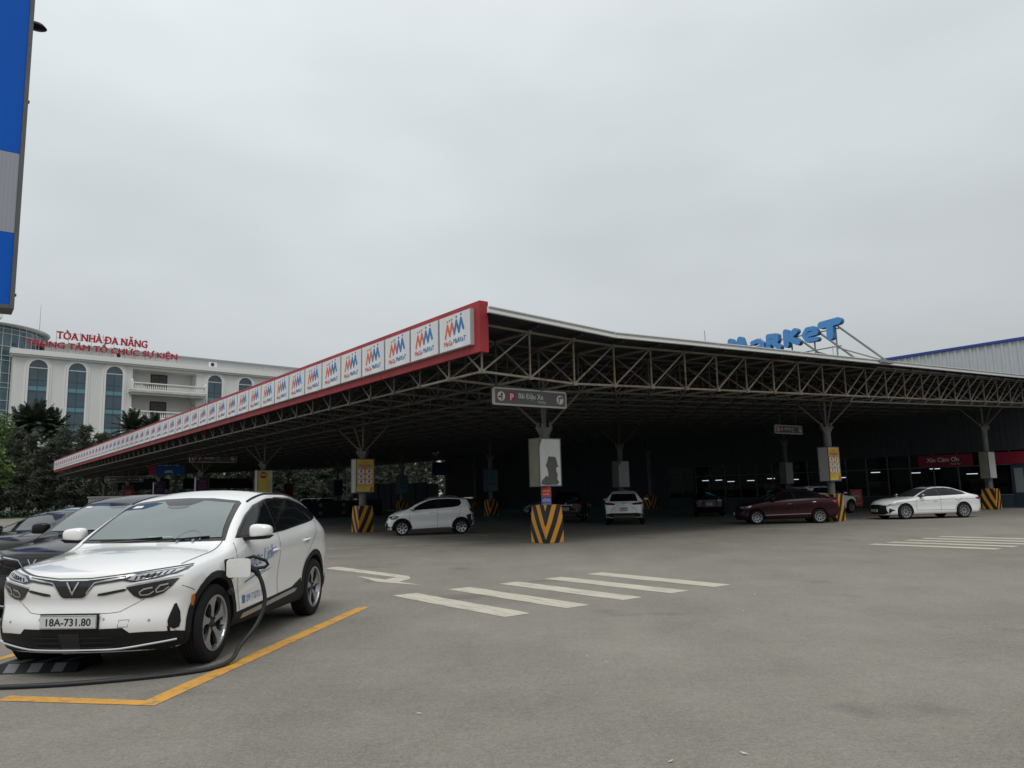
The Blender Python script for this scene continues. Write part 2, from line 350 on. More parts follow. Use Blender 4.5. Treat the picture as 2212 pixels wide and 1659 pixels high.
# ------------------------------------------------------------------ ground
g = MB(); g.add([(-900, -300, 0), (900, -300, 0), (900, 1500, 0), (-900, 1500, 0)], [(0, 1, 2, 3)])
tag(g.build('ground', m_asphalt), kind='structure')
def sheet(name, polys, m_, z=.004, label=None, cat=None, group=None, kind='structure'):
    b = MB()
    for p in polys: b.add([(q[0], q[1], z) for q in p], [tuple(range(len(p)))])
    o = b.build(name, m_); tag(o, label, cat, group, kind); return o
def uvq(u0_, v0_, u1, v1, wd, end=None):
    a, b = G(u0_, v0_), G(u1, v1); d = (b - a).normalized(); p = Vector((-d.y, d.x, 0)) * wd / 2
    return [a - p, b - p, b + p, a + p]
rng = random.Random(3)
def worn_quad(u0_, u1, v0_, v1):
    P = []; n = 14
    for i in range(n + 1): P.append(G(u0_ + rng.uniform(-.012, .012), v0_ + (v1 - v0_) * i / n))
    for i in range(n + 1): P.append(G(u1 + rng.uniform(-.012, .012), v1 + (v0_ - v1) * i / n))
    return P
for i in range(5):
    u = -9.78 + i * 1.045 + (.02 if i == 2 else 0)
    sheet('crosswalk_marking', [worn_quad(u, u + .43, -7.98, -11.03)], m_white_line)
for i in range(5):
    u = 4.18 + i * .965
    sheet('crosswalk_marking', [worn_quad(u, u + .40, -8.25, -11.35)], m_white_line)
sheet('arrow_marking', [[(-4.30, 17.67), (-2.36, 15.42), (-2.13, 15.58), (-4.12, 18.08)], [(-2.36, 15.42), (-2.5, 15.05), (-2.18, 14.6), (-2.03, 15.07), (-2.13, 15.58)],
                        [(-3.22, 15.87), (-2.61, 14.69), (-2.18, 14.6), (-2.5, 15.05)], [(-2.61, 14.69), (-1.68, 13.97), (-2.18, 14.6)]], m_white_line)
def lineq(a, b, wd):
    a, b = Vector((*a, 0)), Vector((*b, 0)); d = (b - a).normalized(); p = Vector((-d.y, d.x, 0)) * wd / 2
    return [a - p, b - p, b + p, a + p]
sheet('bay_marking', [[(-2.845, 6.265), (-2.13, 11.42), (-2.29, 11.42), (-2.995, 6.43)]], m_yellow_line)
sheet('bay_marking', [[(-2.85, 6.27), (-3.0, 6.435), (-4.25, 6.70), (-4.25, 6.54)]], m_yellow_line)
sheet('bay_marking', [lineq((-5.55, 6.9), (-4.95, 11.6), .13)], m_yellow_line)
sheet('bay_marking', [lineq((-8.1, 7.3), (-7.55, 12), .13)], m_yellow_line)
lines = [uvq(-6.5, 10.2, 15.6, -1.6, .1), uvq(-4.4, 7.3, 13.2, -3.6, .1), uvq(-6.4, 4.0, 6.6, -.9, .1)]
for uu, va, vb in ((1.2, 5.0, 7.4), (4.0, 4.6, 7.2), (8.7, 2.2, 5.8), (11.6, 1.6, 5.8), (9.7, -3.2, 1.1), (14.6, -1.2, 3.4)): lines.append(uvq(uu, va, uu + .4, vb, .1))
for k in range(10): lines.append(uvq(-2 + 2.6 * k, 14, -2 + 2.6 * k, 19, .1))
for q in lines: sheet('bay_marking', [q], m_thin_line)
# verge beyond the far end of the car park
m_verge = mat('verge_grass', (.05, .075, .025), .9, noise=.5, nscale=1.5, bump=.5, bscale=8)
b = MB(); P = [G(-80, 94.5), G(90, 94.5), G(90, 130), G(-80, 130)]
b.add([(*p.xy, .14) for p in P] + [(*p.xy, -.1) for p in P], [(0, 1, 2, 3), (0, 4, 5, 1), (1, 5, 6, 2), (2, 6, 7, 3), (3, 7, 4, 0)])
tag(b.build('verge', m_verge), kind='structure')

# ------------------------------------------------------------------ canopy
def zr(u):           # roof underside height across the canopy
    if u < .35: return 6.13 + (.35 - u) * .045
    return 6.13 + (u - .35) * .0305
def zt(u): return (6.0 + (.3 - u) * .03 if u < .3 else 6.0 + (u - .3) * .033 * (1 if u < 9 else .95))
def zb(u): return (4.72 + (-.8 - u) * .035) if u < -.8 else 4.72 + (u + .8) * (.0335)
canopy = empty('parking_canopy', A0, UA)
tag(canopy, 'long parking canopy of rusty steel lattice with a red fascia of logo boards', 'canopy')
BAY = 1.65
us = [-.825 + BAY * k for k in range(-2, 23)]; vs_ = [-2.475 + BAY * k for k in range(0, 54)]
tr_in = MB(); tr_out = MB()
rs = random.Random(5)
for i, u in enumerate(us):
    for j, v in enumerate(vs_):
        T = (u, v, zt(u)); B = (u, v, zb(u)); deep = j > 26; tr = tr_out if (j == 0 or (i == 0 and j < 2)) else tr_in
        r1 = .040; r2 = .029
        tr.bar(B, T, r2, 4, caps=False)
        if i + 1 < len(us):
            un = us[i + 1]
            tr.bar(T, (un, v, zt(un)), r1, 4, caps=False); tr.bar(B, (un, v, zb(un)), r1, 4, caps=False)
            if not deep or j % 2 == 0: tr.bar(B, (un, v, zt(un)), r2, 4, caps=False)
        if j + 1 < len(vs_):
            vn = vs_[j + 1]
            tr.bar(T, (u, vn, zt(u)), r1, 4, caps=False); tr.bar(B, (u, vn, zb(u)), r1, 4, caps=False)
            tr.bar(B, (u, vn, zt(u)), r2, 4, caps=False)
        if j < 14:
            tr.box(B, (.13, .13, .11)); tr.box(T, (.12, .12, .1))
        tr.bar(T, (u, v, zr(u) + .02), .022, 4, caps=False)
tr_out.build('edge_truss', m_truss, canopy); tr_in.build('shaded_truss_frame', rusty('shaded_inner_tube', (.055, .055, .052), .60), canopy)  # same steel throughout; inner bays coloured darker to paint in the canopy shade
# secondary gantry truss hung under the front right part
g2 = MB()
for k in range(15):
    u = 15.3 + k * 1.65; z0, z1 = zb(u) - .16, zt(u) + .05
    g2.bar((u, -1.9, z0), (u + .9, -2.75, z1), .034); g2.bar((u, -1.9, z0), (u + 1.65, -1.9, zb(u + 1.65) - .16), .04)
    g2.bar((u + .9, -2.75, z1), (u + 2.55, -2.75, zt(u + 1.65) + .05), .04)
g2.build('front_gantry', mat('gantry_grey', (.2, .2, .2), .5, noise=.3), canopy)
# roof sheet with translucent strips left open
sk = set()
for k in range(85): sk.add((rs.randrange(1, 23), rs.randrange(3, 40)))
rf = MB(); sls = []
ue = [-4.1] + [.35] + [1.65 * k + .35 for k in range(1, 22)] + [35.9]
for i in range(len(ue) - 1):
    for j in range(53):
        a, b_ = ue[i], ue[i + 1]; v0_, v1 = -3.0 + 1.66 * j, -3.0 + 1.66 * (j + 1)
        if (i, j) in sk:
            mid = (a + b_) / 2
            sl = MB(); sl.add([(mid - .3, v0_, zr(mid - .3) + .03), (mid + .3, v0_, zr(mid + .3) + .03), (mid + .3, v1, zr(mid + .3) + .03), (mid - .3, v1, zr(mid - .3) + .03)], [(0, 1, 2, 3)]); sls.append(sl)
            for aa, bb in ((a, mid - .3), (mid + .3, b_)):
                rf.b2((aa, v0_, (zr(aa) + zr(bb)) / 2 + .0), (bb, v1, (zr(aa) + zr(bb)) / 2 + .06))
        else:
            rf.add([(a, v0_, zr(a)), (b_, v0_, zr(b_)), (b_, v1, zr(b_)), (a, v1, zr(a)), (a, v0_, zr(a) + .06), (b_, v0_, zr(b_) + .06), (b_, v1, zr(b_) + .06), (a, v1, zr(a) + .06)],
                   [(3, 2, 1, 0), (4, 5, 6, 7)])
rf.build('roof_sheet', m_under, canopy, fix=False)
mt = bpy.data.materials.new('skylight_sheet'); mt.use_nodes = True; t_ = mt.node_tree
for n_ in list(t_.nodes): t_.nodes.remove(n_)
o_ = t_.nodes.new('ShaderNodeOutputMaterial'); tl = t_.nodes.new('ShaderNodeBsdfTranslucent'); tl.inputs[0].default_value = (.03, .26, .32, 1); t_.links.new(tl.outputs[0], o_.inputs[0])
for sl in sls: sl.build('skylight', mt, canopy, fix=False)
# purlins
pu = MB()
for u in us:
    if u > -4: pu.b2((u - .03, -2.9, zr(u) - .1), (u + .03, 84.8, zr(u) - .005))
pu.build('purlin', mat('purlin_grey', (.03, .03, .032), .6), canopy)
# edge trim along the front
tm = MB()
cuts = [-4.3, .35, 5.2, 10.1, 15, 19.8, 24.8, 30, 35.9]
for a, b_ in zip(cuts, cuts[1:]):
    za, zb_ = zr(a), zr(b_); g_ = .012
    for (y0, y1, h0, h1) in ((-3.10, -3.0, -.01, .065), (-3.05, -3.0, .065, .155), (-3.13, -3.05, .13, .155)):
        vv = [(a + g_, y0, za + h0), (b_ - g_, y0, zb_ + h0), (b_ - g_, y1, zb_ + h0), (a + g_, y1, za + h0), (a + g_, y0, za + h1), (b_ - g_, y0, zb_ + h1), (b_ - g_, y1, zb_ + h1), (a + g_, y1, za + h1)]
        tm.add(vv, [(0, 1, 2, 3), (4, 7, 6, 5), (0, 4, 5, 1), (1, 5, 6, 2), (2, 6, 7, 3), (3, 7, 4, 0)])
tm.build('edge_trim', m_trim, canopy)
# lightning rods on the edge
lr = MB()
for u in (4.6, 12.4, 20): lr = MB(); lr.bar((u, -3.0, zr(u) + .2), (u, -3.0, zr(u) + .55), .012); lr.build('rod', m_galv, canopy)
# fascia
fa = MB(); U0 = -4.06
fa.b2((U0 - .28, -2.559, 5.33), (U0 - .19, 85.9, 6.72)); fa.b2((U0 - .28, -2.72, 5.33), (U0, -2.56, 6.72)); fa.b2((U0 - .19, -2.45, 6.5), (U0, 85.9, 6.7))
for k in range(17): fa.b2((U0 - .288, -2.2 + k * 5.2, 5.33), (U0 - .2795, -2.18 + k * 5.2, 5.62))
fa.build('fascia', m_fred, canopy)
lp0 = MB(); lp0.b2((-.12, -.79, -.50), (0, .79, .50), 1); lp0.b2((-.126, -.775, -.485), (-.121, .775, .485), 0)
lg = MB()
def MMstroke(b, a, c_, r, k, mi): b.capsule(a, c_, r, -.0016 - .0004 * k, 0, mi)
def logo(b):
    pts = [(-.46, -.12), (-.35, .22), (-.235, -.08), (-.12, .25), (-.0, -.06), (.11, .28), (.235, -.04), (.345, .31), (.46, .02)]
    for k in range(8):
        mi = 0 if k < 4 else 1
        MMstroke(b, pts[k], pts[k + 1], .042, k * 3, mi)
    for k, (x, z) in enumerate(((-.36, .33), (-.245, .345), (-.13, .36))): b.capsule((x, z), (x + .001, z), .035, -.003, 0, 0, n=6)
    for k, (x, z) in enumerate(((.11, .395), (.345, .425))): b.capsule((x, z), (x + .001, z), .038, -.003, 0, 1, n=6)
    text_to(b, 'MeGa', -.56, -.36, .20, -.003, .022, mi=0, shear=.12, fit=.44)
    text_to(b, 'MaRKeT', -.07, -.335, .20, -.003, .022, mi=1, shear=.12, fit=.62)
logo(lg)
p0 = lp0.build('logo_panel', [m_pwhite, m_pside], canopy)
l0 = lg.build('logo', [m_orange, m_blue], p0, fix=False)
# stand the logo on the -x face: its x runs along -y
l0.rotation_euler = (0, 0, R(-90)); l0.location = (-.128, 0, .0)
rp = random.Random(9)
for k in range(53):
    p = p0 if k == 0 else copy_tree(p0, canopy)
    p.rotation_euler = (rp.uniform(-.004, .004), rp.uniform(-.006, .006), 0)
    p.location = (U0 - .28, -2.58 + .79 + .13 + 1.6535 * k, 6.05)

# ------------------------------------------------------------------ support columns, guards, light boxes
def pole_col(u, v):
    root = empty('support_column', G(u, v), UA); zc = zb(u) - 1.12      # top of the post
    b = MB(); b.lathe([(.165, 0), (.165, zc)], 20, axis='z'); b.build('post', m_pole, root, smooth=True)
    b = MB(); b.lathe([(.19, zc - .26), (.34, zc - .02), (.36, zc - .02), (.36, zc + .015), (0, zc + .015)], 4, axis='z')
    for a in range(4):
        an = R(45 + 90 * a); c = (.2 * math.cos(an), .2 * math.sin(an))
        b.box((c[0], c[1], zc + .1), (.05, .14, .2), rz=an); b.box((c[0] - .05 * math.sin(an), c[1] + .05 * math.cos(an), zc + .1), (.12, .02, .17), rz=an)
    b.build('capital', m_pole, root)
    for a in range(4):
        an = R(45 + 90 * a); du, dvv = .825 * (1 if math.cos(an) > 0 else -1), .825 * (1 if math.sin(an) > 0 else -1)
        b = MB(); b.bar((.22 * math.cos(an), .22 * math.sin(an), zc + .14), (du, dvv, zb(u + du) - .03), .040, 8); b.build('strut', m_strut, root, smooth=True)
    b = MB(); b.bar((.05, .05, zc + .01), (.05, .05, zb(u) + .5), .055, 8); b.build('drain_pipe', m_pole, root, smooth=True)
    return root
def guard(u, v):
    b = MB(); h0, h1, h = .37, .335, 1.19; c = .0
    prof = [(h0, 0), (h0, .62), (h1, h)]
    vs2 = []
    for r_, z in prof: vs2 += [(-r_, -r_, z), (r_, -r_, z), (r_, r_, z), (-r_, r_, z)]
    fs2 = [(3, 2, 1, 0), (8, 9, 10, 11)]
    for i in range(2):
        for k in range(4): fs2.append((i * 4 + k, i * 4 + (k + 1) % 4, i * 4 + 4 + (k + 1) % 4, i * 4 + 4 + k))
    b.add(vs2, fs2)
    o = b.build('column_guard', m_stripe, None, loc=G(u, v), rz=UA)
    bv = o.modifiers.new('b', 'BEVEL'); bv.width = .012; bv.segments = 2
    return o
BW, BD, Z0, Z1 = .92, .52, 1.76, 3.30
def lightbox(u, v, front, side, fdraw=None, mats=None):
    root = empty('lightbox_sign', G(u, v, Z0), UA); h = Z1 - Z0
    fr = MB(); t = .035
    fr.b2((-BW / 2 + .02, -BD / 2 + .02, .02), (BW / 2 - .02, -BD / 2 + .1, h - .02)); fr.b2((-BW / 2 + .02, -BD / 2 + .1, .02), (-BW / 2 + .1, BD / 2 - .02, h - .02))
    fr.b2((-BW / 2 + .1, BD / 2 - .1, .02), (BW / 2 - .02, BD / 2 - .02, h - .02)); fr.b2((BW / 2 - .1, -BD / 2 + .1, .02), (BW / 2 - .02, BD / 2 - .1, h - .02))
    for x in (-1, 1):
        for y in (-1, 1): fr.b2((x * BW / 2 - x * t, y * BD / 2 - y * t, 0), (x * BW / 2, y * BD / 2, h))
    for z in (0, h - t):
        for y in (-1, 1): fr.b2((-BW / 2 + t, y * BD / 2 - y * t, z), (BW / 2 - t, y * BD / 2 - y * .002, z + t))
        for x in (-1, 1): fr.b2((x * BW / 2 - x * t, -BD / 2 + t, z), (x * BW / 2 - x * .002, BD / 2 - t, z + t))
    fr.build('frame', mat('sign_frame', (.10, .10, .10), .5), root)
    p = MB(); p.b2((-BW / 2 + t, -BD / 2 + .008, t), (BW / 2 - t, -BD / 2 + .019, h - t)); fp = p.build('front_panel', front, root)
    p = MB(); p.b2((-BW / 2 + .008, -BD / 2 + t, t), (-BW / 2 + .019, BD / 2 - t, h - t)); p.build('side_panel', side, root)
    if fdraw:
        d = MB(); fdraw(d, h); d.build('artwork', mats, fp, fix=False)
    return root
m_side1 = mat('box_side_khaki', (.20, .195, .15), .6, noise=.25, nscale=2)
m_side2 = mat('box_side_grey', (.34, .35, .35), .55, noise=.12)
m_boxw = mat('box_white', (.62, .62, .62), .4, noise=.16, nscale=1.4, nsx=(2, 2, .6))
m_yposter = mat('poster_yellow', (.72, .50, .06), .45, col2=(.66, .27, .03), nscale=1.3)
m_pwhite2 = mat('poster_white', (.68, .68, .68), .45); m_pblue = mat('poster_blue', (.02, .10, .36), .45); m_pred = mat('poster_red', (.5, .03, .03), .45); m_ylw = mat('poster_lemon', (.7, .58, .1), .45)
m_torn = mat('torn_grey', (.115, .115, .105), .7, noise=.3, nscale=5, nsx=(3, 1, .6))
YF = -BD / 2
def art_card(b, h):
    y = YF + .004
    text_to(b, 'MCard Plus', 0, h - .36, .155, y - .001, .022, 'CENTER', mi=1, wx=.88)
    text_to(b, 'THE THANH VIEN', 0, h - .18, .05, y, .01, 'CENTER', mi=1)
    text_to(b, 'UU DAI', 0, h - .44, .06, y, .012, 'CENTER', mi=2)
    for r_ in range(3):
        for c in range(2):
            x, z = -.2 + .4 * c, h - .58 - .235 * r_
            b.capsule((x - .07, z), (x + .07, z), .098, y - .001, y + .002, 0)
            b.b2((x - .045, y - .003, z - .02), (x + .045, y - .0015, z + .045), 1); b.capsule((x - .03, z + .058), (x + .04, z + .066), .012, y - .0045, y - .0032, 1)
            b.b2((x - .075, y - .003, z - .058), (x + .075, y - .0015, z - .042), 1)
    b.b2((-BW / 2 + .045, y, .05), (BW / 2 - .22, y + .002, .28), 3)
    for k in range(4): b.b2((-BW / 2 + .08, y - .002, .25 - .03 * k), (.06, y - .001, .258 - .03 * k), 4)
    b.capsule((.30, .13), (.33, .2), .07, y - .001, y + .002, 4); b.b2((-BW / 2 + .04, y - .001, .04), (BW / 2 - .04, y + .001, .06), 1)
    # torn pieces nothing else
def art_torn(b, h):
    y = YF + .004
    k = lambda x, z: ((x - 255) / 225 * (BW - .08) - BW / 2 + .04, (645 - z) / 555 * (h - .07) + .035)
    b.prism([k(*p) for p in ((350, 298), (425, 303), (440, 345), (447, 400), (460, 420), (432, 432), (432, 470), (447, 520), (440, 570), (462, 610), (440, 638), (310, 640), (262, 630), (268, 590), (322, 527), (340, 545), (342, 500), (335, 445), (315, 408), (330, 370))], y, y + .003, 0)
    b.prism([k(*p) for p in ((256, 92), (282, 92), (262, 150), (256, 190))], y, y + .003, 0)
    b.capsule(k(347, 237), k(348, 238), .014, y, y + .002, 0)
def art_torn2(b, h):
    y = YF + .004; b.prism([(-.4, h - .04), (-.22, h - .04), (-.26, h - .16), (-.34, h - .2), (-.4, h - .3)], y, y + .003, 0)
def art_round(b, h):
    y = YF + .004
    b.capsule((-.12, h - .3), (-.11, h - .3), .2, y, y + .003, 2, n=14)
    for k in range(3): b.b2((-.27, y - .002, h - .24 - .05 * k), (.04, y - .001, h - .215 - .05 * k), 0)
    for k in range(6): b.b2((.02 + .02 * (k % 2), y, h - .62 - .12 * k), (.36, y + .002, h - .56 - .12 * k), 5)
    b.prism([(.25, h - .04), (.41, h - .04), (.41, .2), (.36, .1)], y, y + .001, 0)
def art_navy(b, h):
    y = YF + .004
    text_to(b, 'GU', 0, h - .42, .3, y, .03, 'CENTER', mi=0)
    for k in range(4): b.b2((-.3, y, h - .58 - .09 * k), (.3, y + .002, h - .55 - .09 * k), 0)
    b.capsule((-.32, h - .14), (-.31, h - .14), .07, y, y + .002, 1)
def art_red(b, h):
    y = YF + .004
    b.b2((-.36, y, .55), (.36, y + .002, .60), 0); b.b2((-.36, y, 1.02), (.36, y + .002, 1.06), 0); b.b2((-.3, y, .68), (.3, y + .002, .95), 1); b.b2((-.36, y, .08), (.36, y + .002, .3), 0)
def art_teal(b, h):
    y = YF + .004
    text_to(b, 'MM', 0, h - .26, .16, y, .02, 'CENTER', mi=0)
    for k in range(3): b.b2((-.28, y, h - .45 - .13 * k), (.28, y + .002, h - .41 - .13 * k), 0)
    b.capsule((-.3, .52), (.3, .52), .045, y, y + .002, 1)
m_teal = mat('poster_teal', (.10, .24, .30), .5); m_navy = mat('poster_navy', (.015, .02, .08), .5); m_pink = mat('poster_pink', (.4, .03, .14), .5); m_redp = mat('poster_brick', (.16, .02, .02), .5)
m_dkt = mat('poster_ink_teal', (.03, .08, .12), .5)
CARD = [m_pwhite2, m_pblue, m_pred, m_ylw, m_orange]
boxes = {
 (0, 0): (m_boxw, m_side1, art_torn, [m_torn], 'light box with a jagged dark hole in its white front on the corner column'),
 (0, 1): (m_yposter, m_side2, art_card, CARD, 'yellow MCard Plus poster box on the column beside the white hatchback'),
 (0, 2): (m_ylw, m_side2, art_round, [m_pwhite2, m_pblue, m_pred, m_ylw, m_orange, mat('poster_cream', (.55, .45, .2), .5)], 'yellow poster box with a red round badge just over the charging car roof'),
 (0, 3): (m_navy, m_side2, art_navy, [m_pink, m_side2], 'navy poster box with pink letters under the second nearest Bãi Đậu Xe sign'),
 (0, 4): (m_navy, m_side2, art_navy, [m_pink, m_side2], 'navy poster box with pink letters below the blue motorbike parking board'),
 (0, 5): (m_redp, m_blackpl, art_red, [m_red, m_amber], 'dark red poster box above the pale low wall at the far left'),
 (1, 0): (m_yposter, m_side2, art_card, CARD, 'yellow MCard Plus poster box on the column behind the dark red sedan'),
 (1, 1): (m_boxw, m_side1, art_torn2, [m_torn], 'shaded white light box on the column beyond the white crossover'),
 (1, 2): (m_teal, m_navy, art_teal, [m_dkt, m_redp], 'teal poster box on the column right of the white hatchback roof'),
 (1, 3): (m_teal, m_navy, art_teal, [m_dkt, m_dkt], 'dim teal poster box on the column above the hatchback bonnet'),
 (1, 4): (m_navy, m_navy, None, None, 'plain navy poster box against the trees above the parked scooters'),
 (1, 5): (m_redp, m_blackpl, None, None, 'plain dark red poster box against the trees behind the charging car roof'),
 (2, 0): (m_boxw, m_side1, None, None, 'clean white light box on the column by the glazed door of the store'),
 (2, 1): (m_boxw, m_side1, None, None, 'dim grey white light box over the dark red saloon'),
}
ordn = ['first', 'second', 'third', 'fourth', 'fifth', 'sixth', 'seventh']
rown = ['behind the red fascia', 'in the middle canopy row', 'along the store wall']
for i in range(3):
    for j in range(7):
        u, v = 16.5 * i, 13.2 * j
        if i == 2 and j > 4: continue
        c = pole_col(u, v); tag(c, f'grey strutted column, {ordn[j]} from the front {rown[i]}', 'column', 'columns carrying the canopy')
        g_ = guard(u, v); tag(g_, f'black and yellow guard block round the {ordn[j]} column {rown[i]}', 'guard', 'striped guards at the column feet')
        if (i, j) in boxes:
            f_, s_, dr, ms, lab = boxes[(i, j)]
            o = lightbox(u, v, f_, s_, dr, ms); tag(o, lab, 'sign box', 'light boxes on the canopy columns')
# small notices on the first column
nb_ = MB(); nb_.b2((-.14, -.19, 1.44), (.14, -.172, 1.74), 0); nb_.b2((-.14, -.19, 1.10), (.14, -.172, 1.43), 1)
nb_.b2((-.135, -.1925, 1.33), (.135, -.1905, 1.345), 2)
text_to(nb_, 'CẤM LỬA', 0, 1.60, .072, -.193, .012, 'CENTER', mi=3, wx=.85); text_to(nb_, 'NO FIRE', 0, 1.5, .05, -.193, .01, 'CENTER', mi=2)
for k, s in enumerate(('KHU VỰC', 'CỔNG XE GẮN', 'GỬI XE Ô TÔ')): text_to(nb_, s, 0, 1.36 - .08 * k, .038, -.193, .008, 'CENTER', mi=2)
o = nb_.build('notice_plate', [m_pred, m_pblue, m_pwhite2, m_ylw], None, loc=G(-.03, -.02), rz=UA - R(35)); tag(o, 'red and blue notice plates below the torn light box on the corner column', 'notice')

# ------------------------------------------------------------------ hanging signs
m_sgrey = mat('sign_grey', (.105, .112, .112), .35); m_sframe = mat('sign_frame_white', (.52, .53, .50), .45, noise=.12, nscale=6); m_swhite = mat('sign_white', (.66, .68, .68), .4); m_sred = mat('sign_red', (.42, .015, .04), .4); m_sred2 = mat('board_red', (.24, .008, .03), .5)
def rrect(x0, z0, x1, z1, r, n=5):
    P = []
    for cx, cz, a0 in ((x1 - r, z1 - r, 0), (x0 + r, z1 - r, 90), (x0 + r, z0 + r, 180), (x1 - r, z0 + r, 270)):
        for i in range(n + 1):
            a = R(a0 + 90 * i / n); P.append((cx + r * math.cos(a), cz + r * math.sin(a)))
    return P
def disc(b, x, z, r, y0, y1, mi): b.prism([(x + r * math.cos(2 * math.pi * i / 28), z + r * math.sin(2 * math.pi * i / 28)) for i in range(28)], y0, y1, mi)
def parking_sign(u, v, z, w_, h, label, txt='Bãi Đậu Xe', sub='Parking', style=0):
    root = empty('parking_sign', G(u, v, z), UA)
    b = MB(); b.prism(rrect(0, 0, w_, h, .07), 0, .09); b.prism(rrect(.05, .05, w_ - .05, h - .05, .03), -.004, -.0005, 1); b.build('board', [m_sframe, m_sgrey], root)
    b = MB(); y = -.008; cz = h / 2; r = h * .30
    xs = [.05 + h * .42, .05 + h * 1.15, w_ - .05 - h * .42]
    if style == 1: xs[1] = None
    for k, x in enumerate(xs):
        if x is None: continue
        disc(b, x, cz, r, y + .002, y + .003, 1)
        if k != 1: disc(b, x, cz, r * .88, y, y + .0015, 0)
    def arrow(x0, z0, x1, z1, wd):
        d = Vector((x1 - x0, z1 - z0)).normalized(); p = Vector((-d.y, d.x)); a = Vector((x0, z0)); e_ = Vector((x1, z1)); q = e_ - d * wd * 2.2
        b.prism([tuple(a + p * wd / 2), tuple(a - p * wd / 2), tuple(q - p * wd / 2), tuple(q - p * wd * 1.3), tuple(e_), tuple(q + p * wd * 1.3), tuple(q + p * wd / 2)], y - .003, y - .001, 2)
    x = xs[0]; arrow(x + .02, cz - r * .7, x + .02, cz + r * .75, r * .24); arrow(x + .02 - .001, cz - r * .12, x - r * .75, cz - r * .12, r * .2)
    x = xs[2]; b.b2((x - r * .4, y - .003, cz - r * .65), (x - r * .16, y - .001, cz + r * .25), 2); arrow(x - r * .4, cz + r * .38, x + r * .72, cz + r * .38, r * .24)
    if xs[1]: text_to(b, 'P', xs[1], cz - h * .19, h * .52, y - .001, .04, 'CENTER', mi=0)
    if style == 0:
        text_to(b, txt, .05 + h * 1.62, cz - h * .06, h * .43, y, .013, mi=0, wx=.90); text_to(b, sub, .05 + h * 3.35, cz - h * .27, h * .19, y, .0, 'CENTER', mi=0)
    else:
        text_to(b, 'Lối Ra', .05 + h * .85, cz - h * .12, h * .34, y, .02, mi=0); text_to(b, 'Đất Mới Xe', w_ - .05 - h * .85, cz - h * .12, h * .34, y, .02, 'RIGHT', mi=0)
    b.build('lettering', [m_swhite, m_sred, m_ink], root, fix=False)
    for x in (w_ * .2, w_ * .8): b = MB(); b.bar((x, .05, h), (x, .05, zb(u + x) - z), .02, 6); b.build('hanger', m_pole, root)
    tag(root, label, 'sign', 'grey parking direction signs'); return root
parking_sign(-2.63, -.9, 4.19, 2.84, .53, 'large near grey sign reading Bãi Đậu Xe Parking above the corner column')
parking_sign(-1.05, 39.0, 4.34, 3.34, .58, 'grey Bãi Đậu Xe sign right of the blue motorbike parking board')
parking_sign(-2.11, 66.0, 3.63, 3.5, .56, 'small grey sign with two arrows low at the far left end of the canopy', style=1)
parking_sign(19.4, 4.6, 4.35, 2.45, .46, 'small dim grey Bãi Đậu Xe sign left of the yellow poster column')
b = MB(); b.b2((0, 0, 0), (2.7, .1, 1.12), 0); b.b2((-.18, -.006, 0), (.32, -.001, 1.12), 1)
text_to(b, 'Bãi Đậu Xe Máy', .5, .76, .27, -.004, .02, mi=2, wx=.95)
for x in (1.15, 1.65): b.capsule((x, .2), (x + .01, .2), .08, -.004, -.001, 2)
b.capsule((1.15, .28), (1.62, .34), .04, -.0045, -.0015, 2); b.capsule((1.3, .22), (1.5, .22), .05, -.005, -.002, 2)
o = b.build('motorbike_sign', [m_pblue, m_sred, m_swhite], None, loc=G(-.83, 52, 3.9), rz=UA); tag(o, 'blue board reading Bãi Đậu Xe Máy with a red strip and motorbike symbol', 'sign')
b = MB(); b.b2((0, 0, 0), (2.4, .08, 1.3), 0); b.b2((.06, -.003, .06), (2.34, -.001, 1.24), 1)
o = b.build('hanging_board', [m_navy, mat('board_blue', (.02, .05, .16), .5)], None, loc=G(24.0, 47, 3.55), rz=UA); tag(o, 'dark blue board hanging in front of the trees right of the yellow poster box', 'board')

# ------------------------------------------------------------------ store
m_corr = ribbed('corrugated_white', (.50, .53, .56), .55, 1, 1.0, .5)
m_corrd = ribbed('corrugated_dark', (.07, .075, .085), .45, 1, 1.0, .6)
WU = 35.95
store = empty('store_building', A0, UA); tag(store, 'big corrugated store hall with a blue roof edge and glazed front behind the canopy', 'building')
b = MB()
b.b2((WU + .1, -60, 7.2), (WU + .35, 63.8, 9.97))
# real ribs on the upper wall
for k in range(230):
    v = -40 + k * .45
    if v > 63.6: break
    b.b2((WU + .04, v, 7.2), (WU + .11, v + .13, 9.96))
b.build('upper_wall', mat('cladding_white', (.50, .525, .55), .5, noise=.08, nscale=1), store)
b = MB(); b.b2((WU - .04, -60.2, 9.97), (WU + .5, 64, 10.12)); b.build('roof_edge', mat('edge_blue', (.02, .06, .30), .45), store)
b = MB(); b.b2((WU + .1, 63.8, 0), (WU + 60, 64.0, 9.9)); b.b2((WU + .5, -60, 9.9), (WU + 60, 64, 10.0)); b.build('side_wall', m_corrd, store)
b = MB(); b.b2((WU, -30, 3.42), (WU + .12, 63.8, 7.2)); b.b2((WU, 27, 0), (WU + .12, 63.8, 3.42)); b.b2((WU, -30, 0), (WU + .12, -.9, 3.42))
for k in range(280):
    v = -30 + k * .335
    if v > 63.6: break
    b.b2((WU - .035, v, 3.5), (WU + .001, v + .1, 7.2))
    if v > 27.1: b.b2((WU - .035, v, .02), (WU + .001, v + .1, 3.5))
b.build('lower_wall', mat('wall_grey', (.045, .049, .058), .6, noise=.15), store)
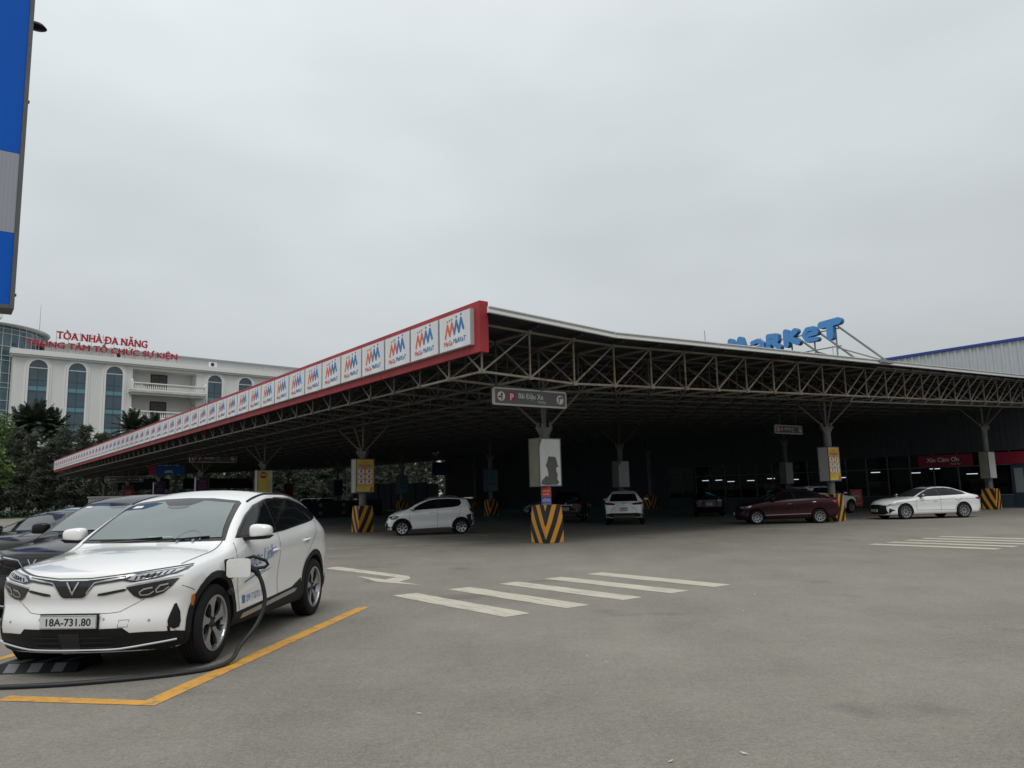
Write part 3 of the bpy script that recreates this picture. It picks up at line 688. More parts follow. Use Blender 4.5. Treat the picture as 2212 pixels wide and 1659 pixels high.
# glazed shopfront V 0..27 : dado, mullions, panes, dark room with strip lamps
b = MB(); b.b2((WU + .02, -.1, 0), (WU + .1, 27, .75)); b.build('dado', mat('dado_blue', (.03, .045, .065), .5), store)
b = MB()
for k in range(19): b.b2((WU, -.1 + 1.5 * k - .035, .75), (WU + .1, -.1 + 1.5 * k + .035, 3.42))
for z in (.75, 2.55): b.b2((WU + .005, -.1, z), (WU + .095, 27, z + .06))
b.build('window_frame', mat('frame_grey', (.10, .115, .12), .5), store)
mg = bpy.data.materials.new('shop_glass'); mg.use_nodes = True; t_ = mg.node_tree
for n_ in list(t_.nodes): t_.nodes.remove(n_)
o_ = t_.nodes.new('ShaderNodeOutputMaterial'); mxs = t_.nodes.new('ShaderNodeMixShader'); tp = t_.nodes.new('ShaderNodeBsdfTransparent'); tp.inputs[0].default_value = (.45, .52, .52, 1)
gl = t_.nodes.new('ShaderNodeBsdfGlossy'); gl.inputs['Roughness'].default_value = .02; fr_ = t_.nodes.new('ShaderNodeFresnel'); fr_.inputs[0].default_value = 1.12
t_.links.new(fr_.outputs[0], mxs.inputs[0]); t_.links.new(tp.outputs[0], mxs.inputs[1]); t_.links.new(gl.outputs[0], mxs.inputs[2]); t_.links.new(mxs.outputs[0], o_.inputs[0])
b = MB(); b.add([(WU + .06, -.1, .8), (WU + .06, 27, .8), (WU + .06, 27, 3.4), (WU + .06, -.1, 3.4)], [(0, 1, 2, 3)]); b.build('shopfront_glass', mg, store)
b = MB(); b.b2((WU + 9, -.9, 0), (WU + 9.1, 27, 3.6)); b.b2((WU + .12, -.9, 3.45), (WU + 9, 27, 3.6)); b.b2((WU + .12, -1, 0), (WU + 9, -.9, 3.6)); b.b2((WU + .12, 27, 0), (WU + 9, 27.1, 3.6))
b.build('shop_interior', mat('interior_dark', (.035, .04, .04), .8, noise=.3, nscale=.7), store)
b = MB()
for k in range(16):
    v = .5 + 1.7 * k; b.b2((WU + 2.2 + (k * 7 % 5) * 1.1, v, .02), (WU + 3.0 + (k * 7 % 5) * 1.1, v + 1.1, 1.2 + .3 * (k % 3)), k % 3)
b.build('shop_shelf', [mat('shelf_a', (.18, .2, .2), .6), mat('shelf_b', (.08, .1, .12), .6), mat('shelf_c', (.2, .17, .12), .6)], store)
m_tubeL = mat('strip_lamp', (.85, .93, 1.0), .5, emit=1.9)
b = MB()
for v, x in ((25.0, 2.6), (24.2, 3.4), (22.6, 3), (20.6, 3), (18.7, 3.1), (12.2, 2.5), (10.6, 4.4), (7.4, 3.8), (6.6, 5), (3.6, 3.6), (14.2, 4), (16.2, 2.6)):
    b.b2((WU + x, v - .34, 2.35 + .25 * math.sin(v * 3)), (WU + x + .05, v + .34, 2.39 + .25 * math.sin(v * 3)))
b.build('strip_lamp', m_tubeL, store)
b = MB(); b.b2((WU - .02, -.85, 0), (WU + .06, -.1, 3.3), 0); b.b2((WU - .03, -.72, .9), (WU - .018, -.25, 2.35), 1); b.build('glazed_door', [mat('door_navy', (.02, .03, .05), .4), mat('door_pane', (.16, .19, .19), .2)], store)
b = MB(); b.b2((WU - .02, -4.6, 0), (WU + .04, -.95, 3.38), 0); b.b2((WU - .03, -4.5, 2.0), (WU - .018, -1.05, 3.2), 1); b.b2((WU - .03, -4.5, 1.3), (WU - .018, -1.05, 1.9), 1); b.b2((WU - .03, -4.5, .05), (WU - .018, -1.05, 1.2), 2)
b.build('side_window', [mat('frame_grey', (.10, .115, .12), .5), mat('door_pane', (.16, .19, .19), .2), mat('panel_grey', (.16, .17, .18), .5)], store)
def redsign(v0_, v1, z0, z1, txt, label):
    root = empty('shop_sign', G(WU - .05, v1, z0), UA - R(90)); w_ = v1 - v0_
    b = MB(); b.b2((0, 0, 0), (w_, .05, z1 - z0)); b.build('board', m_sred2, root)
    if txt:
        b = MB(); text_to(b, txt, w_ * .47, (z1 - z0) * .42, .38, -.006, .025, 'CENTER'); text_to(b, 'Thank You', w_ * .6, (z1 - z0) * .14, .14, -.006, .01, 'LEFT'); b.build('lettering', m_swhite, root, fix=False)
    tag(root, label, 'sign')
redsign(1.98, 5.3, 2.6, 3.34, 'Xin Cám Ơn', 'red board reading Xin Cám Ơn over the shopfront behind the white sedan')
redsign(-.9, .75, 2.62, 3.33, None, 'plain red board above the dark glazed door')
# forbidding placard
root = empty('placard', G(22.4, 5.0, 0), R(12)); root.location = (21.9, 49.9, 0); root.scale = (.85, 1, .8)
b = MB(); b.b2((-.5, 0, .28), (.5, .05, 1.62)); b.build('board', mat('placard_orange', (.36, .06, .035), .5), root)
b = MB(); b.prism([(.34 * math.cos(2 * math.pi * i / 30), .34 * math.sin(2 * math.pi * i / 30) + 1.1) for i in range(30)], -.004, -.001, 0); b.prism([(.29 * math.cos(2 * math.pi * i / 30), .29 * math.sin(2 * math.pi * i / 30) + 1.1) for i in range(30)], -.008, -.005, 1)
b.capsule((-.19, 1.1), (.19, 1.08), .07, -.011, -.009, 0); b.capsule((-.08, 1.14), (.1, 1.14), .08, -.0125, -.0105, 0); b.capsule((-.2, 1.3), (.2, .9), .022, -.015, -.013, 0); b.b2((-.36, -.004, .5), (.36, -.001, .54), 0)
b.build('symbol', [mat('placard_pale', (.5, .3, .27), .5), MATS['placard_orange']], root)
b = MB(); b.bar((-.4, .1, 0), (-.4, .05, 1.5), .02); b.bar((.4, .1, 0), (.4, .05, 1.5), .02); b.build('stand', m_pole, root)
tag(root, 'orange red placard with a crossed out car between the two sedans', 'placard')
# ------------------------------------------------------------------ MARKET roof letters
ltr = {'M': [((.06, 0), (.2, 1)), ((.2, 1), (.42, .25)), ((.42, .25), (.64, 1)), ((.64, 1), (.84, 0))],
       'a': [((.1, .78), (.38, .86)), ((.38, .86), (.6, .62)), ((.6, .62), (.62, .05)), ((.6, .46), (.2, .4)), ((.2, .4), (.14, .12)), ((.14, .12), (.58, .1))],
       'R': [((.1, 0), (.12, .95)), ((.12, .95), (.5, .9)), ((.5, .9), (.5, .56)), ((.5, .56), (.14, .48)), ((.3, .5), (.6, .02))],
       'K': [((.1, 0), (.1, .98)), ((.12, .42), (.55, .92)), ((.2, .5), (.62, .03))],
       'e': [((.12, .45), (.6, .52)), ((.6, .52), (.5, .82)), ((.5, .82), (.24, .82)), ((.24, .82), (.1, .5)), ((.1, .5), (.22, .14)), ((.22, .14), (.6, .12))],
       'T': [((.02, .92), (.72, 1.0)), ((.38, .9), (.36, 0))]}
# each letter: centre V, width, base z, height
SU = 14.0
for ch, v0_, v1, zb_, h in (('M', 3.38, 2.16, 7.42, 1.15), ('a', 2.0, 1.16, 7.45, .96), ('R', 1.17, .30, 7.6, .84), ('K', .27, -.62, 7.64, .84), ('e', -.64, -1.53, 7.6, .88), ('T', -1.50, -2.46, 7.62, .90)):
    b = MB(); wd = v0_ - v1; r_ = {'e': .098, 'a': .10, 'R': .115, 'K': .135}.get(ch, .15); v0_ += .06; v1 -= .06; wd += .12
    for k, (p, q) in enumerate(ltr[ch]):
        f = lambda s: (r_ + s[0] / (.84 if ch == 'M' else .7) * (wd - 2 * r_), r_ + s[1] * (h - 2 * r_))
        b.capsule(f(p), f(q), r_, -.0 - .004 * k, .26 - .004 * k, 0, 1, 8)
    o = b.build('roof_letter', [m_letterblue, m_letterside], None, loc=G(SU, v0_, zb_), rz=UA - R(90)); tag(o, f'big blue letter {ch} of the roof sign on the canopy', 'letter', 'blue letters on the canopy roof')
rk = empty('letter_frame', G(SU + .3, 0, zr(SU) + .06), UA); b = MB(); z0 = 0
for v in (3.2, 1.6, 0, -1.1, -2.1):
    b.bar((0, v, .1), (0, v, 1.75), .035); b.bar((0, v, 1.7), (1.9, v - 1.1, .1), .045); b.bar((.0, v, .7), (1.9, v - 1.1, .1), .03)
    b.b2((-.5, v - .06, .02), (.7, v + .06, .14)); b.b2((1.4, v - 1.18, .02), (2.3, v - 1.02, .14))
for z in (.75, 1.5): b.bar((0, 3.4, z), (0, -2.3, z), .03)
b.build('brace', m_galv, rk); tag(rk, 'grey steel frame bracing the blue roof letters', 'frame')

# ------------------------------------------------------------------ event building
BO = Vector((-64.798, 128.859, 0)); BA = R(43.6)
evb = empty('event_building', BO, BA); tag(evb, 'white event building with tall arched windows, balconies and a glass tower', 'building')
b = MB()
ZC = 24.6
b.b2((-17, 0, 0), (.4, 14, ZC)); b.b2((11.2, 0, 0), (42, 14, ZC)); b.b2((.4, 2.6, 0), (11.2, 14, ZC)); b.b2((.4, 0, 24.15), (11.2, 2.6, ZC))
b.build('wall', m_wallpaint, evb)
b = MB()
b.b2((-17.6, -.75, 24.9), (42.3, 0, 25.7)); b.b2((-17.4, -.45, 24.62), (42.1, .0, 24.9)); b.b2((-17.1, 0, 24.61), (42, 14, 25.6))
b.build('cornice', m_wallshade, evb)
b = MB(); b.b2((-12, 4.2, 25.6), (33.5, 14, 27.65)); b.build('attic_wall', mat('attic_paint', (.50, .51, .50), .8, noise=.1, nscale=.3), evb)
b = MB(); b.b2((-12.4, 3.8, 27.65), (33.9, 14.4, 27.95)); b.build('attic_roof', mat('attic_trim', (.26, .27, .28), .7), evb)
def arch(x0, x1, z0, zs, n=14):
    c, r = (x0 + x1) / 2, (x1 - x0) / 2
    return [(x0, z0), (x1, z0)] + [(c + r * math.cos(math.pi * i / n), zs + r * math.sin(math.pi * i / n)) for i in range(n + 1)]
def ringprism(b, o_, i_, y0, y1, mi=0):
    n = len(o_)
    for k in range(n):
        k2 = (k + 1) % n
        P = [(o_[k][0], y0, o_[k][1]), (o_[k2][0], y0, o_[k2][1]), (i_[k2][0], y0, i_[k2][1]), (i_[k][0], y0, i_[k][1])]
        Q = [(x, y1, z) for x, _, z in P]
        b.add(P + Q, [(0, 1, 2, 3), (4, 7, 6, 5), (0, 4, 5, 1), (2, 6, 7, 3)], mi)
for c in (-13.6, -8.07, -2.47, 14.5, 20.27, 26.0, 31.8, 37.6):
    hw = 1.3; zs, z0 = 22.95, 11.4
    b = MB(); b.prism(arch(c - hw, c + hw, z0, zs), -.03, .02); w0 = b.build('window', m_bglass, evb)
    b = MB(); ringprism(b, arch(c - hw - .62, c + hw + .62, z0 - .4, zs), arch(c - hw - .34, c + hw - -.34, z0 - .2, zs), -.10, -.001); ringprism(b, arch(c - hw - .30, c + hw + .30, z0 - .2, zs), arch(c - hw, c + hw, z0, zs), -.22, -.001)
    b.build('frame', m_wallshade, w0)
    b = MB()
    for z in (13.0, 13.9, 16.1, 17.1, 19.2, 21.0): b.b2((c - hw, -.07, z), (c + hw, -.031, z + .07))
    b.b2((c - .04, -.068, z0), (c + .04, -.0315, zs)); b.b2((c - hw, -.09, zs - .06), (c + hw, -.032, zs + .1), 1)
    for z in (13.1, 16.3, 19.4): b.b2((c - hw, -.045, z + .0), (c + hw, -.0305, z + .62), 2)
    b.build('mullion', [m_mull, m_mullw, mat('spandrel', (.11, .26, .31), .3)], w0)
for zf in (20.3, 15.5, 10.7):
    # balcony slab, balustrade, door
    b = MB(); b.b2((-.2, -1.6, zf - .25), (12.5, 0, zf + .15)); b.b2((0, -1.4, zf - .6), (12.3, 0, zf - .25)); b.b2((.4, 0, zf - .4), (11.2, 2.6, zf + .1)); bal = b.build('balcony', mat('balcony_paint', (.58, .57, .53), .8, noise=.22, nscale=.8), evb)
    b = MB(); b.b2((-.15, -1.55, zf + .15), (12.45, -1.2, zf + .38)); b.b2((-.15, -1.58, zf + 1.25), (12.45, -1.18, zf + 1.45))
    for k in range(40):
        x = .15 + .31 * k; b.lathe([(.05, 0), (.1, .12), (.11, .3), (.055, .62), (.09, .87)], 6, axis='z', c=(x, -1.38, zf + .38))
    for x in (-.05, 12.35): b.b2((x - .2, -1.62, zf + .15), (x + .2, -1.14, zf + 1.62)); b.lathe([(.17, 0), (.2, .12), (.0, .4)], 8, axis='z', c=(x, -1.38, zf + 1.62))
    b.build('balustrade', m_wallshade, bal)
    b = MB(); b.b2((4.2, 2.48, zf + .1), (7.0, 2.6, zf + 3.6), 0); b.b2((4.4, 2.44, zf + .3), (6.8, 2.479, zf + 3.4), 1); b.b2((5.55, 2.42, zf + .3), (5.65, 2.439, zf + 3.4), 0)
    ringprism(b, arch(4.7, 6.5, zf + .3, zf + 2.0, 8), arch(4.8, 6.4, zf + .4, zf + 2.0, 8), 2.41, 2.43, 0)
    b.build('door', [mat('door_wood', (.035, .022, .02), .5), mat('door_dark', (.06, .05, .05), .3)], evb)
b = MB(); b.b2((-17.3, -1.3, 10.4), (-.3, -.001, 10.9)); b.b2((-17.3, -1.2, 9.4), (-.3, -.3, 9.9)); b.b2((-17.2, -1.1, 9.9), (-.4, -.4, 10.4)); b.b2((-17.2, -6, 0), (-.3, -1.3, 9.0)); b.build('terrace', mat('terrace_paint', (.42, .42, .4), .8, noise=.25, nscale=.5), evb)
b = MB()
for x in range(0, 17): b.bar((-17 + x, -1.2, 10.9), (-17 + x, -1.2, 12.6), .025)
for z in (11.4, 12.0, 12.6): b.bar((-17, -1.2, z), (-.6, -1.2, z), .025)
b.build('terrace_rail', m_galv, evb)
# glass tower
TC = (-21.0, 10.2); TR = 9.7
b = MB(); b.lathe([(TR, 0), (TR, 29.3)], 48, axis='z', c=(*TC, 0)); tw = b.build('glass_tower', m_bglass2, evb)
b = MB()
for k in range(48):
    a = 2 * math.pi * k / 48
    if math.sin(a) < .35 or True: b.box((TC[0] + (TR + .03) * math.cos(a), TC[1] + (TR + .03) * math.sin(a), 14.65), (.1, .09, 29.3), rz=a)
z = .6
kk = 0
while z < 29.2:
    b.lathe([(TR + .005, 0), (TR + .09, 0), (TR + .09, .09), (TR + .005, .09)], 48, axis='z', c=(*TC, z), closed=True); z += (2.0, .75, 1.5)[kk % 3]; kk += 1
b.build('mullion', m_mullw, tw)
b = MB(); b.lathe([(0, 0), (TR + .9, 0), (TR + 1.1, .25), (TR + .7, .55), (0, .75)], 48, axis='z', c=(*TC, 29.3)); b.build('tower_roof', mat('roof_pale', (.50, .51, .5), .6), evb)
b = MB(); b.b2((-28, 3, 30.6), (-18.9, 9.5, 30.9)); b.b2((-28, 2.6, 30.95), (-18.3, 9.9, 31.5))
for x in (-27.4, -25, -22.5, -19.4): b.b2((x - .35, 3.0, 29.9), (x + .35, 4.0, 30.95))
b.build('penthouse', m_wallshade, evb)
b = MB(); b.b2((-27.8, 4.2, 29.9), (-19.2, 9, 30.6)); b.build('penthouse_wall', mat('penthouse_dark', (.16, .18, .19), .5), evb)
# rooftop things
b = MB(); b.bar((-13.05, 3.5, 29.6), (-13.05, 3.5, 33.9), .045, 6, r2=.02); o = b.build('antenna', m_galv, None, loc=BO, rz=BA); tag(o, 'thin antenna mast on the roof beside the glass tower', 'antenna')
b = MB()
for k in range(14): b.bar((20.6 + .0, -.2, 25.7 + .1 * k), (20.6 + .05, -.2, 25.8 + .1 * k), .05)
o = b.build('roof_pipe', m_galv, None, loc=BO + Vector((math.cos(BA) * 3, math.sin(BA) * 3, 0)), rz=BA); tag(o, 'short dark vent pipe on the building cornice right of the air conditioners', 'pipe')
for x in (-2.4, 13.6):
    root = empty('air_conditioner', BO + Vector((math.cos(BA) * x, math.sin(BA) * x, 25.7)), BA)
    b = MB(); b.b2((0, .2, .1), (1.3, .75, 1.0)); b.b2((.1, .2, 0), (.2, .75, .1)); b.b2((1.1, .2, 0), (1.2, .75, .1)); b.build('case', m_pwhite, root)
    b = MB(); disc(b, .5, .55, .33, .17, .198, 0); b.build('fan_grille', m_ink, root)
    tag(root, 'white air conditioner unit on the cornice ' + ('below the red roof letters' if x < 0 else 'above the right arched windows'), 'air conditioner')
root = empty('plant_pot', BO + Vector((math.cos(BA) * 2.9, math.sin(BA) * 2.9, 0)) + Vector((math.sin(BA), -math.cos(BA), 0)) * .2 + Vector((0, 0, 20.45)), BA)
b = MB(); b.lathe([(.2, 0), (.35, .5), (.3, .5), (.0, .45)], 10, axis='z'); b.build('pot', mat('pot_clay', (.2, .1, .06), .8), root)
b = MB(); r_ = random.Random(1)
for k in range(60):
    a = r_.uniform(0, 6.28); l_ = r_.uniform(.5, 1.0); e_ = r_.uniform(.2, 1.2); p = Vector((0, 0, .5)); q = p + Vector((math.cos(a) * math.cos(e_), math.sin(a) * math.cos(e_), math.sin(e_))) * l_ * 1.2
    s_ = Vector((-math.sin(a), math.cos(a), 0)) * .06; b.add([p - s_, p + s_, q + s_, q - s_], [(0, 1, 2, 3)])
b.build('foliage', mat('pot_leaf', (.02, .035, .015), .7), root, fix=False); tag(root, 'dark potted plant on the upper balcony of the white building', 'plant')
def roofsign(txt, x0, x1, z, size, yy, wx, label):
    root = empty('roof_lettering', BO + Vector((math.sin(BA), -math.cos(BA), 0)) * (-yy), BA)
    vs, fs = textmesh(txt, size, 0, 'LEFT'); wd = max(v[0] for v in vs) - min(v[0] for v in vs); k = (x1 - x0) / wd
    b = MB(); text_to(b, txt, x0, z, size, 0, .026, wx=k, depth=.22); b.build('letters', m_redlet, root, fix=False)
    b = MB()
    n = int((x1 - x0) / 1.7)
    for i in range(n + 1):
        x = x0 + (x1 - x0) * i / n; b.bar((x, .35, 25.7), (x, .35, z + size * .85), .04)
    for zz in (z + size * .1, z + size * .62): b.bar((x0, .3, zz), (x1, .3, zz), .035)
    b.build('rack', m_galv, root); tag(root, label, 'sign')
roofsign('TÒA NHÀ ĐA NĂNG', -11.0, 2.9, 28.25, 1.75, 1.2, 1, 'upper row of red roof letters reading TÒA NHÀ ĐA NĂNG')
roofsign('TRUNG TÂM TỔ CHỨC SỰ KIỆN', -15.5, 7.6, 26.45, 1.38, -.2, 1, 'lower row of red roof letters reading TRUNG TÂM TỔ CHỨC SỰ KIỆN')

# ------------------------------------------------------------------ pylon sign
PY = Vector((-8.283, 12.505, 0))
PS = 3.5; pyl = empty('pylon_sign', (PY.x * PS, PY.y * PS, 1.57 * (1 - PS)), UA); pyl.scale = (PS, PS, PS); tag(pyl, 'tall blue and pale panelled pylon sign in a dark frame at the left edge', 'sign')
b = MB()
for z0, z1, mi in ((4.88, 6.12, 0), (6.12, 7.53, 1), (7.53, 11.0, 0)): b.b2((-.85, -.01, z0 + .003), (-.07, .0, z1 - .003), mi)
b.build('panel', [mat('pylon_blue', (.004, .10, .50), .6, spec=.15), ribbed('pylon_pale', (.30, .31, .36), .06, 0, .15, .5)], pyl)
b = MB(); b.b2((-.066, -.03, 4.82), (0, .0, 11.1)); b.b2((-.91, -.03, 4.82), (-.85, .0, 11.1)); b.b2((-.85, -.03, 4.82), (-.07, .0, 4.88)); b.b2((-.91, .001, 4.82), (0, .5, 11.1)); b.build('frame', mat('pylon_frame', (.10, .105, .11), .5, noise=.2), pyl)
b = MB(); b.b2((-.80, .1, 1.1215), (-.52, .4, 4.82)); b.build('post', m_pole, pyl)
for z in (4.98 + .1, 8.55):
    b = MB(); b.box((.012, .1, z), (.03, .05, .04)); b.build('bolt', m_pole, pyl)
root = empty('flood_lamp', G(0, 0), UA); root.location = (PY + Vector((math.cos(UA), math.sin(UA), 0)) * .02) * PS + Vector((0, 0, 1.57 + (9.98 - 1.57) * PS)); root.scale = (PS, PS, PS)
b = MB(); b.lathe([(.0, .1), (.10, .07), (.14, .0), (.13, -.01), (0, -.05)], 16, axis='z', c=(.02, .1, 0)); b.v = [(x * 1.25, y, z * .8) for x, y, z in b.v]; b.build('shade', m_blackpl, root, smooth=True)
b = MB(); b.box((-.0, .1, 0), (.08, .04, .04)); b.build('bracket', m_pole, root); tag(root, 'small dark lamp clamped to the edge of the blue pylon', 'lamp')

# ------------------------------------------------------------------ vegetation
m_cas = mat('casuarina_leaf', (.075, .090, .055), .8, col2=(.034, .047, .034), nscale=.5)
m_palm = mat('palm_leaf', (.045, .075, .04), .6, col2=(.02, .035, .022), nscale=1)
m_bright = mat('broad_leaf', (.10, .17, .03), .6, col2=(.045, .09, .015), nscale=1.2)
def casuarina(seed, h, spread=1.9):
    r_ = random.Random(seed); tr_ = MB(); lf = MB()
    lean = Vector((r_.uniform(-.04, .04), r_.uniform(-.04, .04), 0)); pts = [Vector((0, 0, 0)) + lean * z + Vector((0, 0, z)) for z in [h * i / 6 for i in range(7)]]
    tr_.tube(pts, .17, 7, taper=.03)
    nb = int(h * 5.6)
    for k in range(nb):
        f = (k + r_.random()) / nb; z = h * (.10 + .90 * f); a = r_.uniform(0, 6.28); ln = spread * (1.08 - f) ** .6 * r_.uniform(.5, 1.15) * (.6 if f < .12 else 1)
        el = R(r_.uniform(15, 50)); p = Vector((0, 0, 0)) + lean * z + Vector((0, 0, z)); d = Vector((math.cos(a) * math.cos(el), math.sin(a) * math.cos(el), math.sin(el)))
        P = [p]; 
        for s in range(4): d = (d + Vector((r_.uniform(-.2, .2), r_.uniform(-.2, .2), r_.uniform(-.22, .1)))).normalized(); P.append(P[-1] + d * ln / 4)
        tr_.tube(P, .035, 4, taper=.01)
        for t in range(64):
            s = r_.uniform(.18, 1.0) * 4; i = min(int(s), 3); q = P[i].lerp(P[i + 1], s - i) + Vector((r_.gauss(0, .14), r_.gauss(0, .14), r_.gauss(0, .14)))
            a2 = r_.uniform(0, 6.28); L_ = r_.uniform(.25, .62); dd = (Vector((math.cos(a2), math.sin(a2), 0)) * .6 + Vector((0, 0, r_.uniform(-1.1, .5))) + d * .5).normalized() * L_
            sd_ = dd.cross(Vector((r_.uniform(-1, 1), r_.uniform(-1, 1), r_.uniform(-.5, .5)))).normalized() * r_.uniform(.035, .085)
            lf.add([q - sd_, q + sd_, q + dd + sd_ * .3, q + dd - sd_ * .3], [(0, 1, 2, 3)])
    root = empty('casuarina_tree'); tr_.build('trunk', m_bark, root, smooth=True); lf.build('crown', m_cas, root, fix=False); return root
cas = [casuarina(s, h, sp_) for s, h, sp_ in ((11, 11.5, 1.9), (12, 10.2, 1.7), (13, 12.2, 2.1), (14, 9.0, 1.8))]
r_ = random.Random(77); n = 0
CL = ['tall feathery casuarina with a tapering dark crown in the tree belt behind the car park', 'slim feathery casuarina with a ragged top in the tree belt behind the car park', 'broad tall casuarina with a full crown in the tree belt behind the car park', 'short bushy casuarina in the tree belt behind the car park']
used = [False] * 4
for row, (v, step) in enumerate(((97.0, 1.9), (99.8, 2.1), (102.4, 2.4))):
    u = -12.0 + row
    while u < 56:
        k = r_.randrange(4) if u < 9 else r_.choice((0, 1, 2, 3, 3)); t = cas[k] if not used[k] else copy_tree(cas[k])
        used[k] = True; t.location = G(u + r_.uniform(-.5, .5), v + r_.uniform(-1, 1), .14); t.rotation_euler.z = r_.uniform(0, 6.28); s = r_.uniform(.80, 1.02) * (1.0 if u < 6 else .95); t.scale = (s * 1.2, s * 1.2, s)
        tag(t, CL[k], 'tree', 'casuarinas in the belt behind the car park'); u += step * r_.uniform(.75, 1.25)
def palm(seed, h, n=22, fl=2.6):
    r_ = random.Random(seed); tr_ = MB(); lf = MB(); tr_.tube([(0, 0, 0), (.1, 0, h * .5), (.05, .1, h)], .22, 8, taper=.13)
    for k in range(n):
        a = 2.4 * k + r_.uniform(-.2, .2); el = R(86 - 100 * (k / n)) ; p = Vector((.05, .1, h)); d = Vector((math.cos(a) * math.cos(el), math.sin(a) * math.cos(el), math.sin(el))); P = [p]
        for s in range(7): d = (d + Vector((0, 0, -.11))).normalized(); P.append(P[-1] + d * fl / 7)
        tr_.tube(P, .03, 4, taper=.008)
        for s in range(46):
            f = s / 46 * 6.9; i = int(f); q = P[i].lerp(P[i + 1], f - i); dd = (P[i + 1] - P[i]).normalized(); sd_ = dd.cross(Vector((0, 0, 1)))
            if sd_.length < .01: continue
            sd_.normalize(); L_ = .62 * math.sin(math.pi * (.12 + .85 * s / 46)) + .1
            for sg in (-1, 1):
                tip = q + (sd_ * sg * .8 + dd * .55 + Vector((0, 0, -.25 + r_.uniform(-.2, .25)))).normalized() * L_; wv = dd * .06
                lf.add([q - wv, q + wv, tip + wv * .3, tip - wv * .3], [(0, 1, 2, 3)])
    root = empty('palm_tree'); tr_.build('trunk', m_bark, root, smooth=True); lf.build('crown', m_palm, root, fix=False); return root
def rayp(px, dist):   # ground point at a bearing (azimuth from the first survey) and distance
    return Vector((math.sin(px) * dist, math.cos(px) * dist, 0))
for k, (azd, dist, h, lab) in enumerate(((-31.9, 124, 12.7, 'palm with the tallest crown before the left arched window'), (-31.0, 125, 11.7, 'palm with spiky fronds between the first two arched windows'),
                                        (-26.5, 126, 12.0, 'palm left of the lower balcony'), (-25.2, 125, 11.4, 'palm in front of the lower balcony'), (-32.7, 125, 12.0, 'palm at the left edge in front of the glass tower'))):
    t = palm(30 + k, h, 46, 3.5); t.location = rayp(R(azd), dist); tag(t, lab, 'palm tree')
def broadleaf(seed, h, rad, m_, nl=9000, ls=.16):
    r_ = random.Random(seed); tr_ = MB(); lf = MB(); tr_.tube([(0, 0, 0), (.1, .05, h * .35), (0, .1, h * .6)], .16, 8, taper=.07); bl = []
    for k in range(16):
        a = r_.uniform(0, 6.28); rr = rad * r_.uniform(.2, .8); z = h * r_.uniform(.4, .9); c = Vector((math.cos(a) * rr, math.sin(a) * rr, z)); bl.append((c, rad * r_.uniform(.25, .48))); tr_.tube([(0, 0, h * .35), tuple(c * .6 + Vector((0, 0, h * .2))), tuple(c)], .06, 5, taper=.015)
    for k in range(nl):
        c, rr = r_.choice(bl); d = Vector((r_.gauss(0, 1), r_.gauss(0, 1), r_.gauss(0, .8))).normalized(); p = c + d * rr * r_.uniform(.55, 1.05); a = Vector((r_.uniform(-1, 1), r_.uniform(-1, 1), r_.uniform(-.7, .4))).normalized(); q = a.cross(d)
        if q.length < .05: continue
        q.normalize(); s = ls * r_.uniform(.6, 1.2); lf.add([p - q * s * .4, p + a * s * .5, p + q * s * .4, p - a * s * .5], [(0, 1, 2, 3)])
    root = empty('broadleaf_tree'); tr_.build('trunk', m_bark, root, smooth=True); lf.build('crown', m_, root, fix=False); return root
t = broadleaf(4, 5.6, 2.1, m_bright, 9000, .2); t.location = rayp(R(-35.6), 40); tag(t, 'bright green leafy tree at the far left edge', 'tree')
# hedge and kerb under the belt
b = MB(); r_ = random.Random(8)
for k in range(9000):
    u = r_.uniform(-20, 40); v = 95.6 + r_.gauss(0, .35); z = .14 + abs(r_.gauss(0, .35)); p = G(u, v, z); a = Vector((r_.uniform(-1, 1), r_.uniform(-1, 1), r_.uniform(-.5, 1))).normalized() * .22; q = a.cross(Vector((r_.uniform(-1, 1), r_.uniform(-1, 1), .3))).normalized() * .1
    b.add([p - q, p + q, p + a + q, p + a - q], [(0, 1, 2, 3)])
o = b.build('hedge', m_palm, None, fix=False); tag(o, 'low clipped hedge along the foot of the casuarina belt', 'hedge', kind='stuff')
# picket fence behind the belt and pale houses beyond
root = empty('metal_fence', G(-20, 104.5, 0), UA); b = MB()
for k in range(30): b.b2((k * 3, -.04, 0), (k * 3 + .08, .04, 2.5))
b.build('post', m_galv, root); b = MB()
for z in (.7, 1.5, 2.3): b.b2((0, -.02, z), (88, .0, z + .06))
for k in range(290): b.b2((k * .3 + .1, .002, .4), (k * .3 + .13, .02, 2.4))
b.build('rail', m_galv, root); tag(root, 'pale metal fence seen between the casuarina trunks', 'fence')
for k, (u, v, w_, h, dcol, lab) in enumerate(((-34, 130, 22, 6.5, (.40, .39, .36), 'pale low house behind the casuarinas at the left edge'), (14, 128, 26, 5.4, (.36, .37, .37), 'pale grey house behind the tree belt right of the white building'), (46, 126, 20, 5.0, (.33, .33, .31), 'low plastered house behind the tree belt by the store'))):
    root = empty('far_house', G(u, v, 0), UA); b = MB(); b.b2((0, 0, 0), (w_, 8, h)); b.build('wall', mat(f'house_wall_{k}', dcol, .85, noise=.25, nscale=.4), root)
    b = MB(); b.prism([(-.6, h), (w_ + .6, h), (w_ - 2, h + 1.6), (2, h + 1.6)], -.6, 8.6); b.build('roof', mat('house_roof', (.16, .10, .08), .8), root)
    for q in range(5): b = MB(); b.b2((1.5 + q * w_ / 5.4, -.04, 1.2), (3 + q * w_ / 5.4, -.005, 3.2)); b.build('window', m_bglass, root)
    tag(root, lab, 'house')
